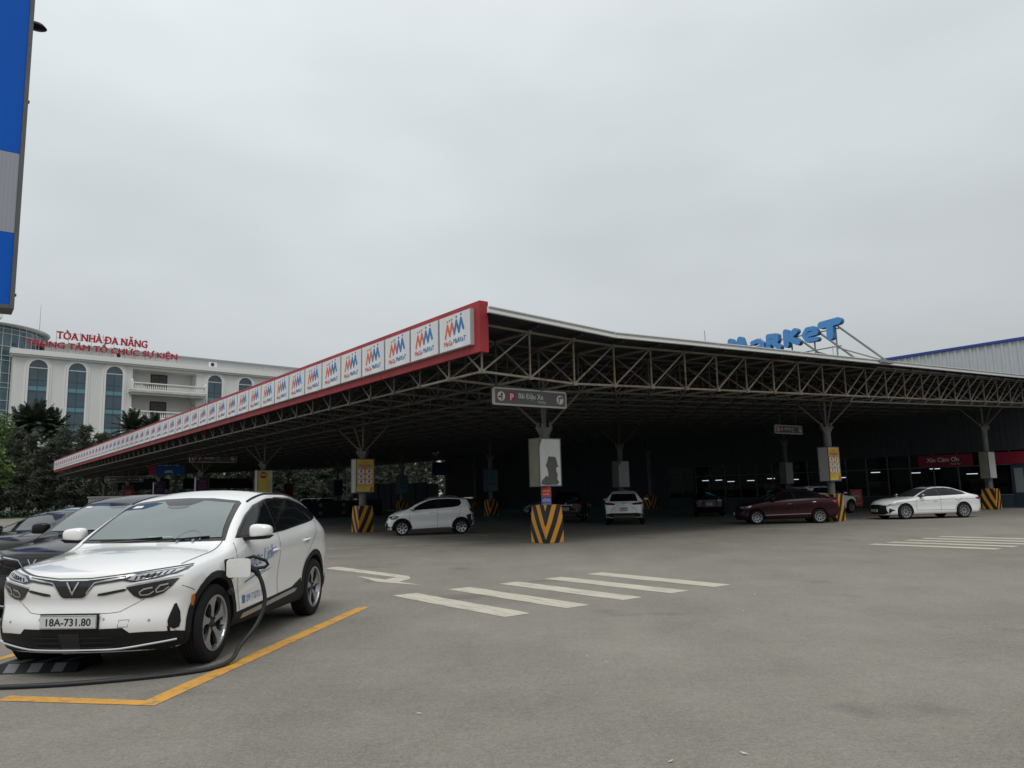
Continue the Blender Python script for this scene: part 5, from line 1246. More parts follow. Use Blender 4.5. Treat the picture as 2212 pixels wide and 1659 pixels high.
def build_suv(name, label, pos, az, paint, hero, plate_txt, wsmat):
    c = Car(name, label, 'car', SUV, pos, az, paint)
    glass = [(.90, 1.165), (.76, 1.25), (.48, 1.395), (.20, 1.50), (-.15, 1.565), (-.6, 1.59), (-1.1, 1.57), (-1.45, 1.51), (-1.74, 1.40), (-1.80, 1.34), (-1.72, 1.30), (-1.5, 1.265), (-1.2, 1.24), (-.4, 1.18), (.45, 1.15)]
    for ax in 'LR':
        f = c.patch('side_window', [glass], ax, .003, m_frit, rim=.003, res=.05)
        b = MB()
        inner = shrink(glass, .028)
        # split in panes by the door pillars
        def clip(P, x0, x1):
            out_ = P
            for xx, keep in ((x0, 1), (x1, -1)):
                q = []
                for i in range(len(out_)):
                    a, d = out_[i], out_[(i + 1) % len(out_)]; ia = (a[0] - xx) * keep >= 0; id_ = (d[0] - xx) * keep >= 0
                    if ia: q.append(a)
                    if ia != id_: t = (xx - a[0]) / (d[0] - a[0]); q.append((xx, a[1] + t * (d[1] - a[1])))
                out_ = q
            return out_
        for x0, x1 in ((-.14, .88), (-1.24, -.22), (-1.79, -1.29)): c.patch('', [clip(inner, x0, x1)], ax, .009, None, mb=b, res=.05)
        b.build('pane', m_glassd, f, smooth=True, fix=False)
        tr_ = MB(); c.line('', glass[1:9], ax, .008, .011, None, mb=tr_); tr_.build('trim', m_gloss, f, fix=False)
    # windscreen: drawn in front view, laid on the glass slope
    ws = [(-.80, 1.145), (.80, 1.145), (.775, 1.22), (.70, 1.44), (.665, 1.535), (.61, 1.562), (.3, 1.598), (0, 1.606), (-.3, 1.598), (-.61, 1.562), (-.665, 1.535), (-.70, 1.44), (-.775, 1.22)]
    w0 = c.patch('windscreen', [ws], 'F', .003, m_frit, rim=.003, res=.045)
    wi = [(-.745, 1.175), (.745, 1.175), (.71, 1.25), (.64, 1.445), (.605, 1.53), (.24, 1.565), (.17, 1.53), (.10, 1.505), (-.10, 1.505), (-.17, 1.53), (-.24, 1.565), (-.605, 1.53), (-.64, 1.445), (-.71, 1.25)]
    c.patch('pane', [wi], 'F', .010, wsmat, w0, res=.045)
    b = MB(); c.patch('', [[(-.57, 1.49), (-.45, 1.497), (-.45, 1.52), (-.555, 1.517)]], 'F', .0125, None, mb=b); b.build('sticker', m_pwhite2, w0, fix=False)
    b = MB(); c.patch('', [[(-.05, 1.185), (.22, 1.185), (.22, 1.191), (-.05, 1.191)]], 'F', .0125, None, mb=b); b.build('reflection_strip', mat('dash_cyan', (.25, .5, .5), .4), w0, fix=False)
    for ys in ((-.55, .12), (.1, .62)):
        b = MB(); P = []
        for i in range(9):
            t = i / 8; h, n = c.hit((ys[0] + (ys[1] - ys[0]) * t, 1.145 + .035 * t), 'F'); P.append(h + n * .018)
        b.tube(P, .007, 5); b.build('wiper', m_blackpl, c.root)
    # visible interior shapes pressed against the dark glass: steering wheel arc, mirror pod
    b = MB(); c.patch('', [[(-.10, 1.512), (.10, 1.512), (.13, 1.50), (.06, 1.485), (-.06, 1.485), (-.13, 1.50)]], 'F', .0125, None, mb=b); b.build('sensor_pod', m_gloss, w0, fix=False)
    if hero:
        b = MB(); c.line('', arcp(.40, 1.10, .15, 20, 160, 14), 'F', .016, .0122, None, mb=b); c.line('', arcp(.40, 1.085, .10, 30, 150, 10), 'F', .02, .0122, None, mb=b)
        b.build('steering_wheel', mat('wheel_shade', (.07, .09, .09), .2, coat=1), w0, fix=False)
    # roof rails / black gutter lines
    for ax, sg in (('L', 1), ('R', -1)):
        b = MB(); P = []
        for i in range(22):
            x = .22 - 1.95 * i / 21; z = smooth_interp(SUV['top'], x); rw_ = smooth_interp(SUV['roofw'], x) - .03; h, n = c.hit((x, sg * (rw_ - .0)), 'T'); P.append(h + n * .004)
        b.tube(P, .013, 6); b.build('roof_gutter', m_blackpl, c.root, smooth=True)
    b = MB(); h, n = c.hit((-1.3, 0), 'T'); b.prism([(-1.2, h.z - .01), (-1.42, h.z - .01), (-1.40, h.z + .045), (-1.33, h.z + .045)], -.02, .02); b.build('roof_antenna', paint, c.root)
    # seams
    for ax in 'LR':
        b = MB()
        c.line('', [(.97, 1.12), (1.02, .98), (.98, .75), (.93, .55), (.90, .42)], ax, .007, .0035, None, mb=b)
        c.line('', [(-.18, 1.17), (-.17, .9), (-.14, .6), (-.16, .44)], ax, .007, .0035, None, mb=b)
        c.line('', [(-1.62, 1.27), (-1.50, 1.1), (-1.22, .88), (-1.02, .62), (-.98, .42)], ax, .007, .0035, None, mb=b)
        c.line('', [(x_, (1 if ax == 'L' else -1) * y_) for x_, y_ in ((.98, .775), (1.3, .79), (1.6, .79), (1.86, .775))], 'T', .009, .0035, None, mb=b)
        c.line('', [(2.02, .80), (1.88, .74)], ax, .006, .0035, None, mb=b)
        b.build('panel_gap', m_seam, c.root, fix=False)
        # door handles; shade of the cup recess painted as a patch behind
        for x in (-.02, -1.13):
            sg = 1 if ax == 'L' else -1
            hz = .975 if x > -1 else 1.03; h, n = c.hit((x, hz), ax); b = MB(); P = [h + Vector((.10, 0, -.012)) - n * .01, h + Vector((.085, 0, 0)) + n * .026, h + Vector((0, 0, .004)) + n * .032, h + Vector((-.085, 0, .004)) + n * .026, h + Vector((-.10, 0, -.006)) - n * .01]
            b.tube(P, .014, 8); hd = b.build('door_handle', paint, c.root, smooth=True)
            c.patch('handle_cup_shade', [[(x + .055 * math.cos(t * .5), hz + .04 * math.sin(t * .5)) for t in range(12)]], ax, .0035, mat('cup_shade', (.46, .465, .47), .3, coat=1) if hero or paint is m_wwhite else m_gloss, hd, res=.03)
    cladding(c, .47)
    for ax in 'LR':
        c.patch('sill_strip', [[(.88, .325), (.82, .37), (-.68, .45), (-.78, .44), (-.70, .405), (.80, .325)]], ax, .016, m_alloy, rim=.01)
    # front end
    c.dz = 0
    HL = []
    for sg in (1, -1):
        S = lambda P: [(sg * y, z) for y, z in P]
        up_ = c.patch('headlight', [S([(.43, .872), (.50, .922), (.66, .936), (.80, .950), (.875, .964), (.872, .935), (.82, .902), (.66, .872), (.53, .850)])], 'F', .008, m_gloss, rim=.006, res=.035)
        c.patch('lamp_lens', [S([(.47, .880), (.52, .912), (.66, .925), (.80, .940), (.852, .950), (.845, .932), (.80, .912), (.66, .886), (.54, .866)])], 'F', .0105, m_lamp, up_, res=.035)
        b = MB()
        for k in range(7): y = .52 + .042 * k; c.patch('', [S([(y, .872 + k * .0065), (y + .014, .874 + k * .0065), (y + .030, .904 + k * .005), (y + .014, .902 + k * .005)])], 'F', .0135, None, mb=b, res=.03)
        b.build('light_cell', m_blackpl, up_, fix=False)
        lo = c.patch('fog_housing', [S([(.46, .812), (.54, .826), (.80, .866), (.85, .868), (.815, .81), (.745, .745), (.66, .712), (.57, .705), (.52, .735)])], 'F', .007, m_gloss, rim=.006, res=.035)
        b = MB()
        c.line('', S([(.575, .738), (.565, .765), (.60, .79), (.665, .80)]), 'F', .012, .012, None, mb=b, res=.03); c.line('', S([(.575, .738), (.635, .742), (.675, .768)]), 'F', .010, .012, None, mb=b, res=.03)
        c.line('', S([(.695, .755), (.69, .78), (.72, .815), (.78, .825)]), 'F', .012, .012, None, mb=b, res=.03); c.line('', S([(.695, .755), (.745, .768), (.785, .80)]), 'F', .010, .012, None, mb=b, res=.03)
        b.build('lens_ring', m_chrome, lo, fix=False)
        b = MB(); c.line('', S([(.46, .835), (.55, .850), (.70, .872), (.86, .898)]), 'F', .014, .012, None, mb=b, res=.04); b.build('lamp_blade', paint, lo, fix=False)
        c.patch('side_vent', [S([(.825, .64), (.84, .645), (.862, .57), (.868, .48), (.862, .43), (.835, .42), (.80, .45), (.795, .50)])], 'F', .006, m_blackpl, res=.02)
        c.patch('slot_vent', [S([(.22, .748), (.23, .765), (.44, .80), (.47, .795), (.45, .78), (.28, .748)])], 'F', .006, m_ink, rim=.004, res=.03)
        c.patch('parking_sensor', [[(sg * .30 + .011 * math.cos(t), .545 + .011 * math.sin(t)) for t in [i * .785 for i in range(8)]], [(sg * .66 + .012 * math.cos(t), .515 + .012 * math.sin(t)) for t in [i * .785 for i in range(8)]]], 'F', .004, m_alloy, res=.02)
    # wing light bar with V
    bar = [(-.45, .912), (-.20, .888), (-.12, .882), (.12, .882), (.20, .888), (.45, .912), (.45, .875), (.24, .847), (.19, .838), (.105, .74), (.08, .732), (-.08, .732), (-.105, .74), (-.19, .838), (-.24, .847), (-.45, .875)]
    gb = c.patch('grille_bar', [bar], 'F', .008, m_gloss, rim=.006, res=.035)
    b = MB()
    for sg in (1, -1): c.line('', [(sg * .45, .898), (sg * .24, .872), (sg * .195, .862), (sg * .125, .770)], 'F', .011, .0125, None, mb=b, res=.03)
    b.build('light_wing', m_chrome, gb, fix=False)
    b = MB(); c.patch('', [[(.062, .870), (.046, .874), (0, .785), (-.046, .874), (-.062, .870), (0, .757)]], 'F', .016, None, mb=b, res=.03); b.build('emblem', m_chrome, gb, fix=False)
    c.dz = 0
    # lower intake, bumper lip
    c.patch('lower_intake', [[(-.945, .40), (-.86, .385), (-.62, .36), (-.56, .372), (-.46, .462), (.46, .462), (.56, .372), (.62, .36), (.86, .385), (.945, .40), (.955, .24), (.6, .235), (-.6, .235), (-.955, .24)]], 'F', .006, m_blackpl, rim=.004, res=.05)
    b = MB()
    for z in (.30, .345, .39): c.line('', [(-.36, z), (-.10, z)], 'F', .012, .012, None, mb=b); c.line('', [(.36, z), (.10, z)], 'F', .012, .012, None, mb=b)
    c.patch('', [[(-.085, .275), (.085, .275), (.10, .43), (-.10, .43)]], 'F', .012, None, mb=b)
    b.build('intake_bars', m_ink, c.root, fix=False)
    b = MB(); P = []
    for i in range(25):
        y = -.84 + 1.68 * i / 24; z = .282 + .05 * max(0, (abs(y) - .40) / .45); h, n = c.hit((y, z), 'F'); P.append(h + n * .018)
    b.tube(P, .012, 8); b.build('bumper_strip', m_chrome, c.root, smooth=True)
    b = MB(); c.line('', [(-.60, .70), (-.42, .60), (-.34, .592), (.34, .592), (.42, .60), (.60, .70)], 'F', .004, .003, None, mb=b, res=.04); c.line('', [(.42, .47), (.43, .53), (.51, .53), (.50, .47), (.42, .47)], 'F', .004, .003, None, mb=b)
    c.line('', [(-.86, .975), (-.6, .945), (-.45, .928), (-.15, .900), (.15, .900), (.45, .928), (.6, .945), (.86, .975)], 'F', .009, .003, None, mb=b, res=.04)
    b.build('bumper_gap', m_seam, c.root, fix=False)
    for ax in 'LR':
        c.patch('lower_corner', [[(1.89, .20), (1.93, .375), (2.05, .40), (2.2, .415), (2.33, .415), (2.33, .20)]], ax, .0065, m_blackpl, rim=.004, res=.04)
        c.patch('side_marker', [[(1.905, .60), (1.875, .60), (1.865, .66), (1.88, .71), (1.91, .70)]], ax, .012, m_amber, rim=.006, res=.03)
        c.patch('tail_light', [[(-2.12, 1.10), (-2.2, 1.12), (-2.33, 1.0), (-2.36, .95), (-2.28, .93)]], ax, .006, m_red, rim=.006, res=.03)
        c.patch('rear_bumper_trim', [[(-2.0, .42), (-1.98, .30), (-2.2, .36), (-2.36, .55), (-2.34, .64), (-2.2, .50)]], ax, .007, m_blackpl, rim=.004, res=.04)
    c.patch('rear_window', [[(-.60, 1.2), (.60, 1.2), (.5, 1.46), (-.5, 1.46)]], 'B', .006, m_glassd, rim=.003)
    c.patch('tail_bar', [[(-.8, .98), (.8, .98), (.8, 1.03), (-.8, 1.03)]], 'B', .006, m_red, rim=.003)
    c.mirror(.70, 1.13, paint, 1.0)
    for x in SUV['wheels']:
        for sg in (1, -1): c.wheel(x, sg, 'twist5')
    c.plate('F', .53, plate_txt, .52, .115)
    return c
hero = build_suv('electric_suv', 'white electric crossover on charge in the foreground, blue writing on its door, plate 18A-731.80', (-3.833, 9.417), 184.3, m_vwhite, True, '18A-731.80', m_wsg)
hero.text('door_writing', 'Ngọc Linh', 'L', .78, .80, .22, m_blue, .010, .0, .80, .35, R(8))
for k, P in enumerate(([(.80, .675), (.50, .735), (.18, .79), (.50, .752), (.78, .695)], [(.50, .70), (.30, .745), (.02, .785), (.28, .76)])): hero.patch('door_underline', [P], 'L', .005, m_blue, res=.03)
hero.text('phone_number', '0917.073.173', 'L', .74, .475, .105, m_blue, .009, .0, .92, 0, R(2))
hero.patch('phone_icon', [[(.83, .468), (.765, .468), (.765, .552), (.83, .552)]], 'L', .005, m_blue, res=.03)
hero.text('phone_symbol', '(', 'L', .81, .49, .06, m_pwhite2, .008)
# charge flap, port, plug
h, n = hero.hit((1.20, .86), 'L')
hero.patch('charge_port', [rrect(1.08, .76, 1.31, .97, .03)], 'L', .004, m_ink, res=.04)
b = MB(); q = MB()
b.prism(rrect(-.118, -.093, .118, .093, .035), -.008, .008, 0); fl = b.build('charge_flap', m_vwhite, hero.root); fl.location = (1.335 - .02, h.y + .145, .885); fl.rotation_euler = (R(-4), 0, R(-78))
b = MB(); b.tube([(1.26, h.y + .03, .93), (1.31, h.y + .08, .94), (1.32, h.y + .12, .93)], .015, 6); b.tube([(1.24, h.y + .01, .77), (1.24, h.y + .02, .70), (1.235, h.y + .02, .655)], .004, 5); b.tube([(1.20, h.y + .03, .65), (1.29, h.y + .05, .65)], .025, 8); b.tube([(1.25, h.y + .03, .67), (1.25, h.y + .03, .61)], .018, 8); b.build('port_cap', m_ink, hero.root)
# plug and cable: car frame -> world
Mh = Matrix.Translation((-3.833, 9.417, 0)) @ Matrix.Rotation(R(90 - 184.3), 4, 'Z')
ch = empty('charging_cable', Mh @ Vector((1.14, h.y, 0)), 0); ci = ch.location.copy()
W = lambda x, y, z: Mh @ Vector((x, y, z)) - ci
b = MB(); Y = h.y
b.tube([W(1.17, Y + .005, .865), W(1.16, Y + .10, .875), W(1.14, Y + .20, .87)], .042, 12, taper=.034)
b.tube([W(1.14, Y + .19, .87), W(1.13, Y + .25, .84), W(1.125, Y + .28, .79)], .036, 10, taper=.026)
b.tube([W(1.15, Y + .13, .91), W(1.145, Y + .15, .965), W(1.13, Y + .22, .985), W(1.09, Y + .34, .935), W(1.085, Y + .36, .895), W(1.095, Y + .33, .87), W(1.13, Y + .23, .86)], .017, 8)
b.build('plug', m_blackpl, ch, smooth=True)
def crom(P, k=8):
    P = [Vector(p) for p in P]; P = [P[0] * 2 - P[1]] + P + [P[-1] * 2 - P[-2]]; o_ = []
    for i in range(1, len(P) - 2):
        for j in range(k):
            t = j / k; a, b_, c, d = P[i - 1:i + 3]; o_.append(.5 * ((2 * b_) + (c - a) * t + (2 * a - 5 * b_ + 4 * c - d) * t * t + (3 * b_ - a - 3 * c + d) * t ** 3))
    o_.append(P[-2]); return o_
cab = [W(1.13, Y + .25, .85), W(1.10, Y + .31, .70), W(1.08, Y + .33, .50), W(1.16, Y + .28, .30), W(1.36, Y + .20, .13)]
for x, y, z in ((-2.78, 7.74, .045), (-2.86, 7.50, .022), (-3.08, 7.30, .022), (-3.42, 7.14, .022), (-3.9, 6.99, .022), (-4.4, 6.93, .022), (-5.0, 6.93, .022), (-5.8, 6.95, .022), (-6.6, 7.4, .022)): cab.append(Vector((x, y, z)) - ci)
b = MB(); b.tube(crom(cab), .021, 10); b.build('cable', m_cable, ch, smooth=True)
tag(ch, 'thick black charging cable with plug hanging from the white crossover and trailing over the asphalt', 'cable')
# wheel stop with reflector pads
root = empty('wheel_stop', (-4.92, 7.62, 0), R(2)); b = MB()
b.prism([(-.10, 0), (.42, 0), (.36, .085), (-.04, .085)], 0, .74, 0, axis=0); b.build('block', m_blackpl, root)
for k in range(3):
    b = MB(); x_ = .06 + .22 * k; b.add([(x_, -.095, .012), (x_ + .11, -.095, .012), (x_ + .13, -.045, .084), (x_ + .02, -.045, .084)], [(0, 1, 2, 3)]); b.add([(x_ + .02, -.03, .0865), (x_ + .13, -.03, .0865), (x_ + .22, .26, .0865), (x_ + .11, .26, .0865)], [(0, 1, 2, 3)]); b.build('reflector', mat('reflector_grey', (.13, .135, .145), .5), root)
tag(root, 'black rubber wheel stop with grey pads under the white crossover bumper', 'wheel stop')
c2 = build_suv('electric_suv', 'glossy black crossover parked right behind the white charging one', (-6.10, 12.5), 184.8, m_cblack, False, '18A-602.35', m_wsg)

def simple_car(name, label, sp, pos, az, paint, spokes, glass, panes, ws, wsin, seams, handles, hl, tl, extra=None, grp=None, wheelmat=None, plates=None):
    c = Car(name, label, 'car', sp, pos, az, paint, grp)
    for ax in 'LR':
        f = c.patch('side_window', [glass], ax, .004, m_frit, rim=.003, res=.09)
        b = MB()
        for p in panes: c.patch('', [p], ax, .0075, None, mb=b, res=.09)
        b.build('pane', m_glassd, f, fix=False, smooth=True)
        b = MB()
        for l_ in seams: c.line('', l_, ax, .011, .004, None, mb=b, res=.1)
        b.build('panel_gap', m_seam if paint is not m_cred else m_ink, c.root, fix=False)
        for x, z in handles:
            h, n = c.hit((x, z), ax); b = MB(); b.tube([h + Vector((.09, 0, -.005)), h + Vector((.07, 0, 0)) + n * .025, h + Vector((-.07, 0, .003)) + n * .025, h + Vector((-.09, 0, 0))], .014, 6); b.build('door_handle', paint if paint is not m_cred else m_chrome, c.root, smooth=True)
        if hl: c.patch('headlight', [hl], ax, .007, m_lamp if paint is not m_wwhite or extra != 'hatch' else m_lampd, rim=.004, res=.06)
        if tl: c.patch('tail_light', [tl], ax, .007, m_red, rim=.004, res=.06)
    w0 = c.patch('windscreen', [ws], 'F', .004, m_frit, rim=.003, res=.09); c.patch('pane', [wsin], 'F', .008, m_wsd, w0, res=.09)
    for x in sp['wheels']:
        for sg in (1, -1): c.wheel(x, sg, spokes)
    return c
HATCH = dict(xf=1.82, xr=-1.80, hw=.80, R=.29, tw=.175, rim=.20, gap=.05, wheels=(1.19, -1.19), sill=.2,
  top=[(1.82, .76), (1.7, .83), (1.4, .95), (1.12, 1.03), (1.0, 1.07), (.6, 1.28), (.2, 1.43), (-.1, 1.485), (-.6, 1.50), (-1.1, 1.475), (-1.45, 1.42), (-1.58, 1.34), (-1.72, 1.08), (-1.80, .92)],
  bot=[(-1.8, .36), (-1.6, .22), (1.6, .2), (1.82, .2)], plan=[(1.82, .78), (1.7, .86), (1.4, .96), (1, 1), (-1.2, 1), (-1.6, .96), (-1.8, .86)],
  crown=[(1.82, .05), (-1.8, .05)], belt=[(1.82, .70), (1.4, .84), (1.0, .94), (.4, .99), (-.4, 1.03), (-1.2, 1.08), (-1.55, 1.1), (-1.8, .86)],
  roofw=[(1.82, .62), (1.1, .66), (.8, .62), (.1, .54), (-1.1, .53), (-1.5, .55), (-1.8, .62)],
  nose=[(.2, -.08), (.35, 0), (.55, 0), (.76, -.10)], nosec=.28, tail=[(.2, -.08), (.4, 0), (.7, -.02), (.95, -.06), (1.2, -.1)], tailc=.2)
c = simple_car('hatchback', 'small white hatchback with roof rails parked beside a striped guard under the canopy', HATCH, (-3.498, 32.22), -95.1 - 5, m_wwhite, '7',
  [(.86, 1.0), (.5, 1.21), (.15, 1.36), (-.2, 1.415), (-.7, 1.42), (-1.15, 1.39), (-1.22, 1.25), (-1.12, 1.13), (-.9, 1.085), (-.2, 1.04), (.5, 1.005)],
  [[(.72, 1.02), (.46, 1.175), (.12, 1.325), (-.14, 1.375), (-.2, 1.07), (.4, 1.03)], [(-.32, 1.385), (-.7, 1.39), (-1.1, 1.36), (-1.15, 1.25), (-1.07, 1.15), (-.88, 1.11), (-.36, 1.08)]],
  [(-.62, 1.02), (.62, 1.02), (.5, 1.38), (.46, 1.42), (-.46, 1.42), (-.5, 1.38)], [(-.57, 1.05), (.57, 1.05), (.45, 1.38), (-.45, 1.38)],
  [[(.84, .98), (.90, .8), (.88, .45), (.8, .28)], [(-.26, 1.04), (-.24, .7), (-.22, .3)], [(-1.2, 1.1), (-1.14, .85), (-.95, .6), (-.85, .45)]], [(-.05, .90), (-.95, .97)],
  [(1.70, .73), (1.62, .62), (1.40, .66), (1.30, .78), (1.45, .80)], [(-1.52, 1.02), (-1.72, 1.0), (-1.76, .9), (-1.7, .82), (-1.55, .92)], 'hatch')
cladding(c, .30, False, .055)
for ax in 'LR':
    c.patch('sill_strip', [[(.80, .20), (.72, .26), (-.7, .30), (-.82, .26), (-.75, .245), (.7, .215)]], ax, .018, m_alloy, rim=.014)
    c.patch('bumper_trim', [[(-1.40, .75), (-1.56, .80), (-1.78, .70), (-1.78, .36), (-1.5, .24), (-1.50, .42)]], ax, .006, m_blackpl, rim=.003, res=.08); c.patch('front_trim', [[(1.56, .36), (1.8, .36), (1.8, .21), (1.56, .21)]], ax, .006, m_blackpl, rim=.003, res=.08)
    sg = 1 if ax == 'L' else -1; b = MB(); b.tube([(.15, sg * .53, 1.43), (.05, sg * .54, 1.495), (-.9, sg * .53, 1.535), (-1.1, sg * .525, 1.49)], .018, 6); b.build('roof_rail', m_alloy, c.root, smooth=True)
b = MB(); b.prism([(-1.35, 1.46), (-1.35, 1.43), (-1.62, 1.40), (-1.75, 1.44), (-1.66, 1.47)], -.5, .5); b.build('spoiler', m_wwhite, c.root); c.mirror(.78, .99, m_wwhite, .8)
c.patch('rear_window', [[(-.5, 1.12), (.5, 1.12), (.42, 1.36), (-.42, 1.36)]], 'B', .006, m_glassd, rim=.003)
c.patch('grille', [[(-.4, .5), (.4, .5), (.5, .3), (-.5, .3)]], 'F', .006, m_blackpl, rim=.003); c.plate('F', .42, '18A-215.07', .42)

SEDAN = dict(xf=2.36, xr=-2.50, hw=.91, R=.335, tw=.215, rim=.235, gap=.05, wheels=(1.41, -1.41), sill=.2,
  top=[(2.36, .72), (2.2, .80), (1.7, .92), (1.1, .985), (.95, 1.01), (.5, 1.22), (.12, 1.37), (-.2, 1.43), (-.6, 1.445), (-1.0, 1.41), (-1.5, 1.25), (-1.85, 1.12), (-2.1, 1.07), (-2.4, 1.04), (-2.5, .98)],
  bot=[(-2.5, .38), (-2.2, .22), (1.9, .19), (2.36, .19)], plan=[(2.36, .78), (2.2, .86), (1.8, .96), (1.2, .995), (-1.2, 1), (-1.9, .975), (-2.3, .91), (-2.5, .82)],
  crown=[(2.36, .05), (-.5, .06), (-1.8, .035), (-2.5, .03)], belt=[(2.36, .66), (1.7, .82), (1.0, .92), (0, .955), (-1.0, .99), (-1.8, 1.0), (-2.3, .95), (-2.5, .86)],
  roofw=[(2.36, .70), (1.1, .74), (.9, .70), (.1, .58), (-.8, .56), (-1.3, .60), (-1.8, .72), (-2.5, .72)],
  nose=[(.2, -.08), (.35, 0), (.5, .0), (.72, -.12)], nosec=.36, tail=[(.2, -.12), (.5, 0), (.8, -.03), (1.0, -.05)], tailc=.24)
c = simple_car('sedan', 'white saloon with a sunroof parked before the red Xin Cám Ơn board', SEDAN, (18.72, 35.85), -97, m_wwhite, '10',
  [(.78, .985), (.42, 1.17), (.1, 1.305), (-.25, 1.36), (-.7, 1.365), (-1.1, 1.31), (-1.5, 1.16), (-1.62, 1.06), (-1.2, 1.035), (-.3, 1.005)],
  [[(.70, .995), (.40, 1.145), (.08, 1.28), (-.22, 1.33), (-.27, 1.03), (.2, 1.01)], [(-.32, 1.335), (-.7, 1.34), (-1.05, 1.29), (-1.42, 1.16), (-1.5, 1.08), (-1.15, 1.06), (-.36, 1.035)]],
  [(-.68, .99), (.68, .99), (.56, 1.33), (.48, 1.38), (-.48, 1.38), (-.56, 1.33)], [(-.64, 1.01), (.64, 1.01), (.52, 1.34), (-.52, 1.34)],
  [[(.82, .96), (.9, .75), (.88, .42), (.8, .26)], [(-.29, 1.0), (-.3, .6), (-.28, .26)], [(-1.35, 1.04), (-1.3, .85), (-1.05, .6), (-.98, .42)], [(.9, .40), (-1.0, .38)], [(1.9, .72), (.8, .80), (-1.0, .86), (-2.1, .84)]], [(-.05, .80), (-1.12, .85)],
  [(2.12, .66), (1.98, .60), (1.62, .68), (1.50, .77), (1.80, .76)], [(-2.0, .90), (-2.3, .93), (-2.42, .88), (-2.3, .80), (-2.12, .82)])
c.mirror(.62, .97, m_alloy, .85)
c.patch('grille', [[(-.62, .60), (-.3, .66), (.3, .66), (.62, .60), (.70, .30), (.5, .22), (-.5, .22), (-.70, .30)]], 'F', .006, m_blackpl, rim=.003)
c.patch('corner_vent', [[(.74, .50), (.84, .42), (.70, .25), (.72, .35)], [(-.74, .50), (-.84, .42), (-.70, .25), (-.72, .35)]], 'F', .008, m_blackpl, rim=.003); b = MB(); c.line('', [(-.6, .62), (0, .57), (.6, .62)], 'F', .03, .013, None, mb=b); b.build('grille_wing', m_chrome, c.root, fix=False)
for sg in (1, -1): c.patch('front_lamp', [[(sg * .60, .62), (sg * .85, .70), (sg * .86, .65), (sg * .66, .57)]], 'F', .010, m_lamp, rim=.003, res=.05)
c.patch('sunroof', [[(-.05, -.4), (-.05, .4), (-.9, .4), (-.9, -.4)]], 'T', .005, m_gloss, rim=.003); c.plate('F', .40, '18A-118.36', .47)
c.patch('side_chrome', [[(1.0, .232), (-1.0, .262), (-1.0, .245), (1.0, .215)]], 'L', .008, m_chrome, rim=.002)

CITY = dict(SEDAN); CITY.update(xf=2.12, xr=-2.28, hw=.845, R=.30, tw=.185, rim=.205, wheels=(1.3, -1.3),
  top=[(2.12, .74), (1.95, .82), (1.55, .93), (1.05, 1.01), (.9, 1.04), (.45, 1.27), (.1, 1.41), (-.25, 1.465), (-.6, 1.47), (-1.0, 1.43), (-1.45, 1.27), (-1.75, 1.14), (-2.0, 1.09), (-2.2, 1.06), (-2.28, .98)],
  plan=[(2.12, .78), (1.95, .87), (1.6, .96), (1.1, .995), (-1.1, 1), (-1.8, .97), (-2.1, .9), (-2.28, .82)], bot=[(-2.28, .36), (-2.0, .22), (1.7, .19), (2.12, .19)],
  belt=[(2.12, .68), (1.6, .84), (1.0, .95), (0, .99), (-1.0, 1.03), (-1.7, 1.03), (-2.1, .98), (-2.28, .88)], crown=[(2.12, .05), (-.5, .06), (-1.7, .035), (-2.28, .03)],
  roofw=[(2.12, .66), (1.1, .69), (.9, .66), (.1, .54), (-.8, .53), (-1.3, .57), (-1.7, .66), (-2.28, .66)])
c = simple_car('sedan', 'dark red saloon with many spoked wheels parked in front of the yellow poster column', CITY, (11.77, 34.19), -83.2, m_cred, '9',
  [(.72, 1.01), (.38, 1.2), (.08, 1.335), (-.25, 1.39), (-.7, 1.395), (-1.1, 1.33), (-1.42, 1.2), (-1.52, 1.1), (-1.1, 1.07), (-.3, 1.03)],
  [[(.64, 1.025), (.36, 1.175), (.06, 1.31), (-.22, 1.36), (-.27, 1.055), (.2, 1.04)], [(-.32, 1.365), (-.7, 1.37), (-1.05, 1.31), (-1.34, 1.19), (-1.42, 1.12), (-1.08, 1.095), (-.36, 1.06)]],
  [(-.64, 1.02), (.64, 1.02), (.52, 1.36), (.45, 1.41), (-.45, 1.41), (-.52, 1.36)], [(-.6, 1.04), (.6, 1.04), (.48, 1.37), (-.48, 1.37)],
  [[(.76, .98), (.82, .75), (.8, .42), (.74, .26)], [(-.29, 1.02), (-.3, .6), (-.28, .26)], [(-1.3, 1.07), (-1.2, .85), (-.98, .6), (-.9, .42)], [(1.6, .76), (.7, .83), (-1.0, .92), (-1.9, .93)]], [(-.08, .84), (-1.1, .90)],
  [(1.95, .74), (1.86, .66), (1.56, .72), (1.48, .80)], [(-1.85, .96), (-2.15, .95), (-2.2, .84), (-1.95, .86)])
c.mirror(.60, 1.0, m_cred, .8); c.patch('grille', [[(-.5, .62), (.5, .62), (.56, .3), (-.56, .3)]], 'F', .006, m_blackpl, rim=.003); c.plate('F', .45, '18A-090.42', .42)
b = MB()
for ax in 'LR': c.line('', [(.95, .38), (-.95, .42)], ax, .02, .006, None, mb=b)
b.build('sill_chrome', m_alloy, c.root, fix=False)

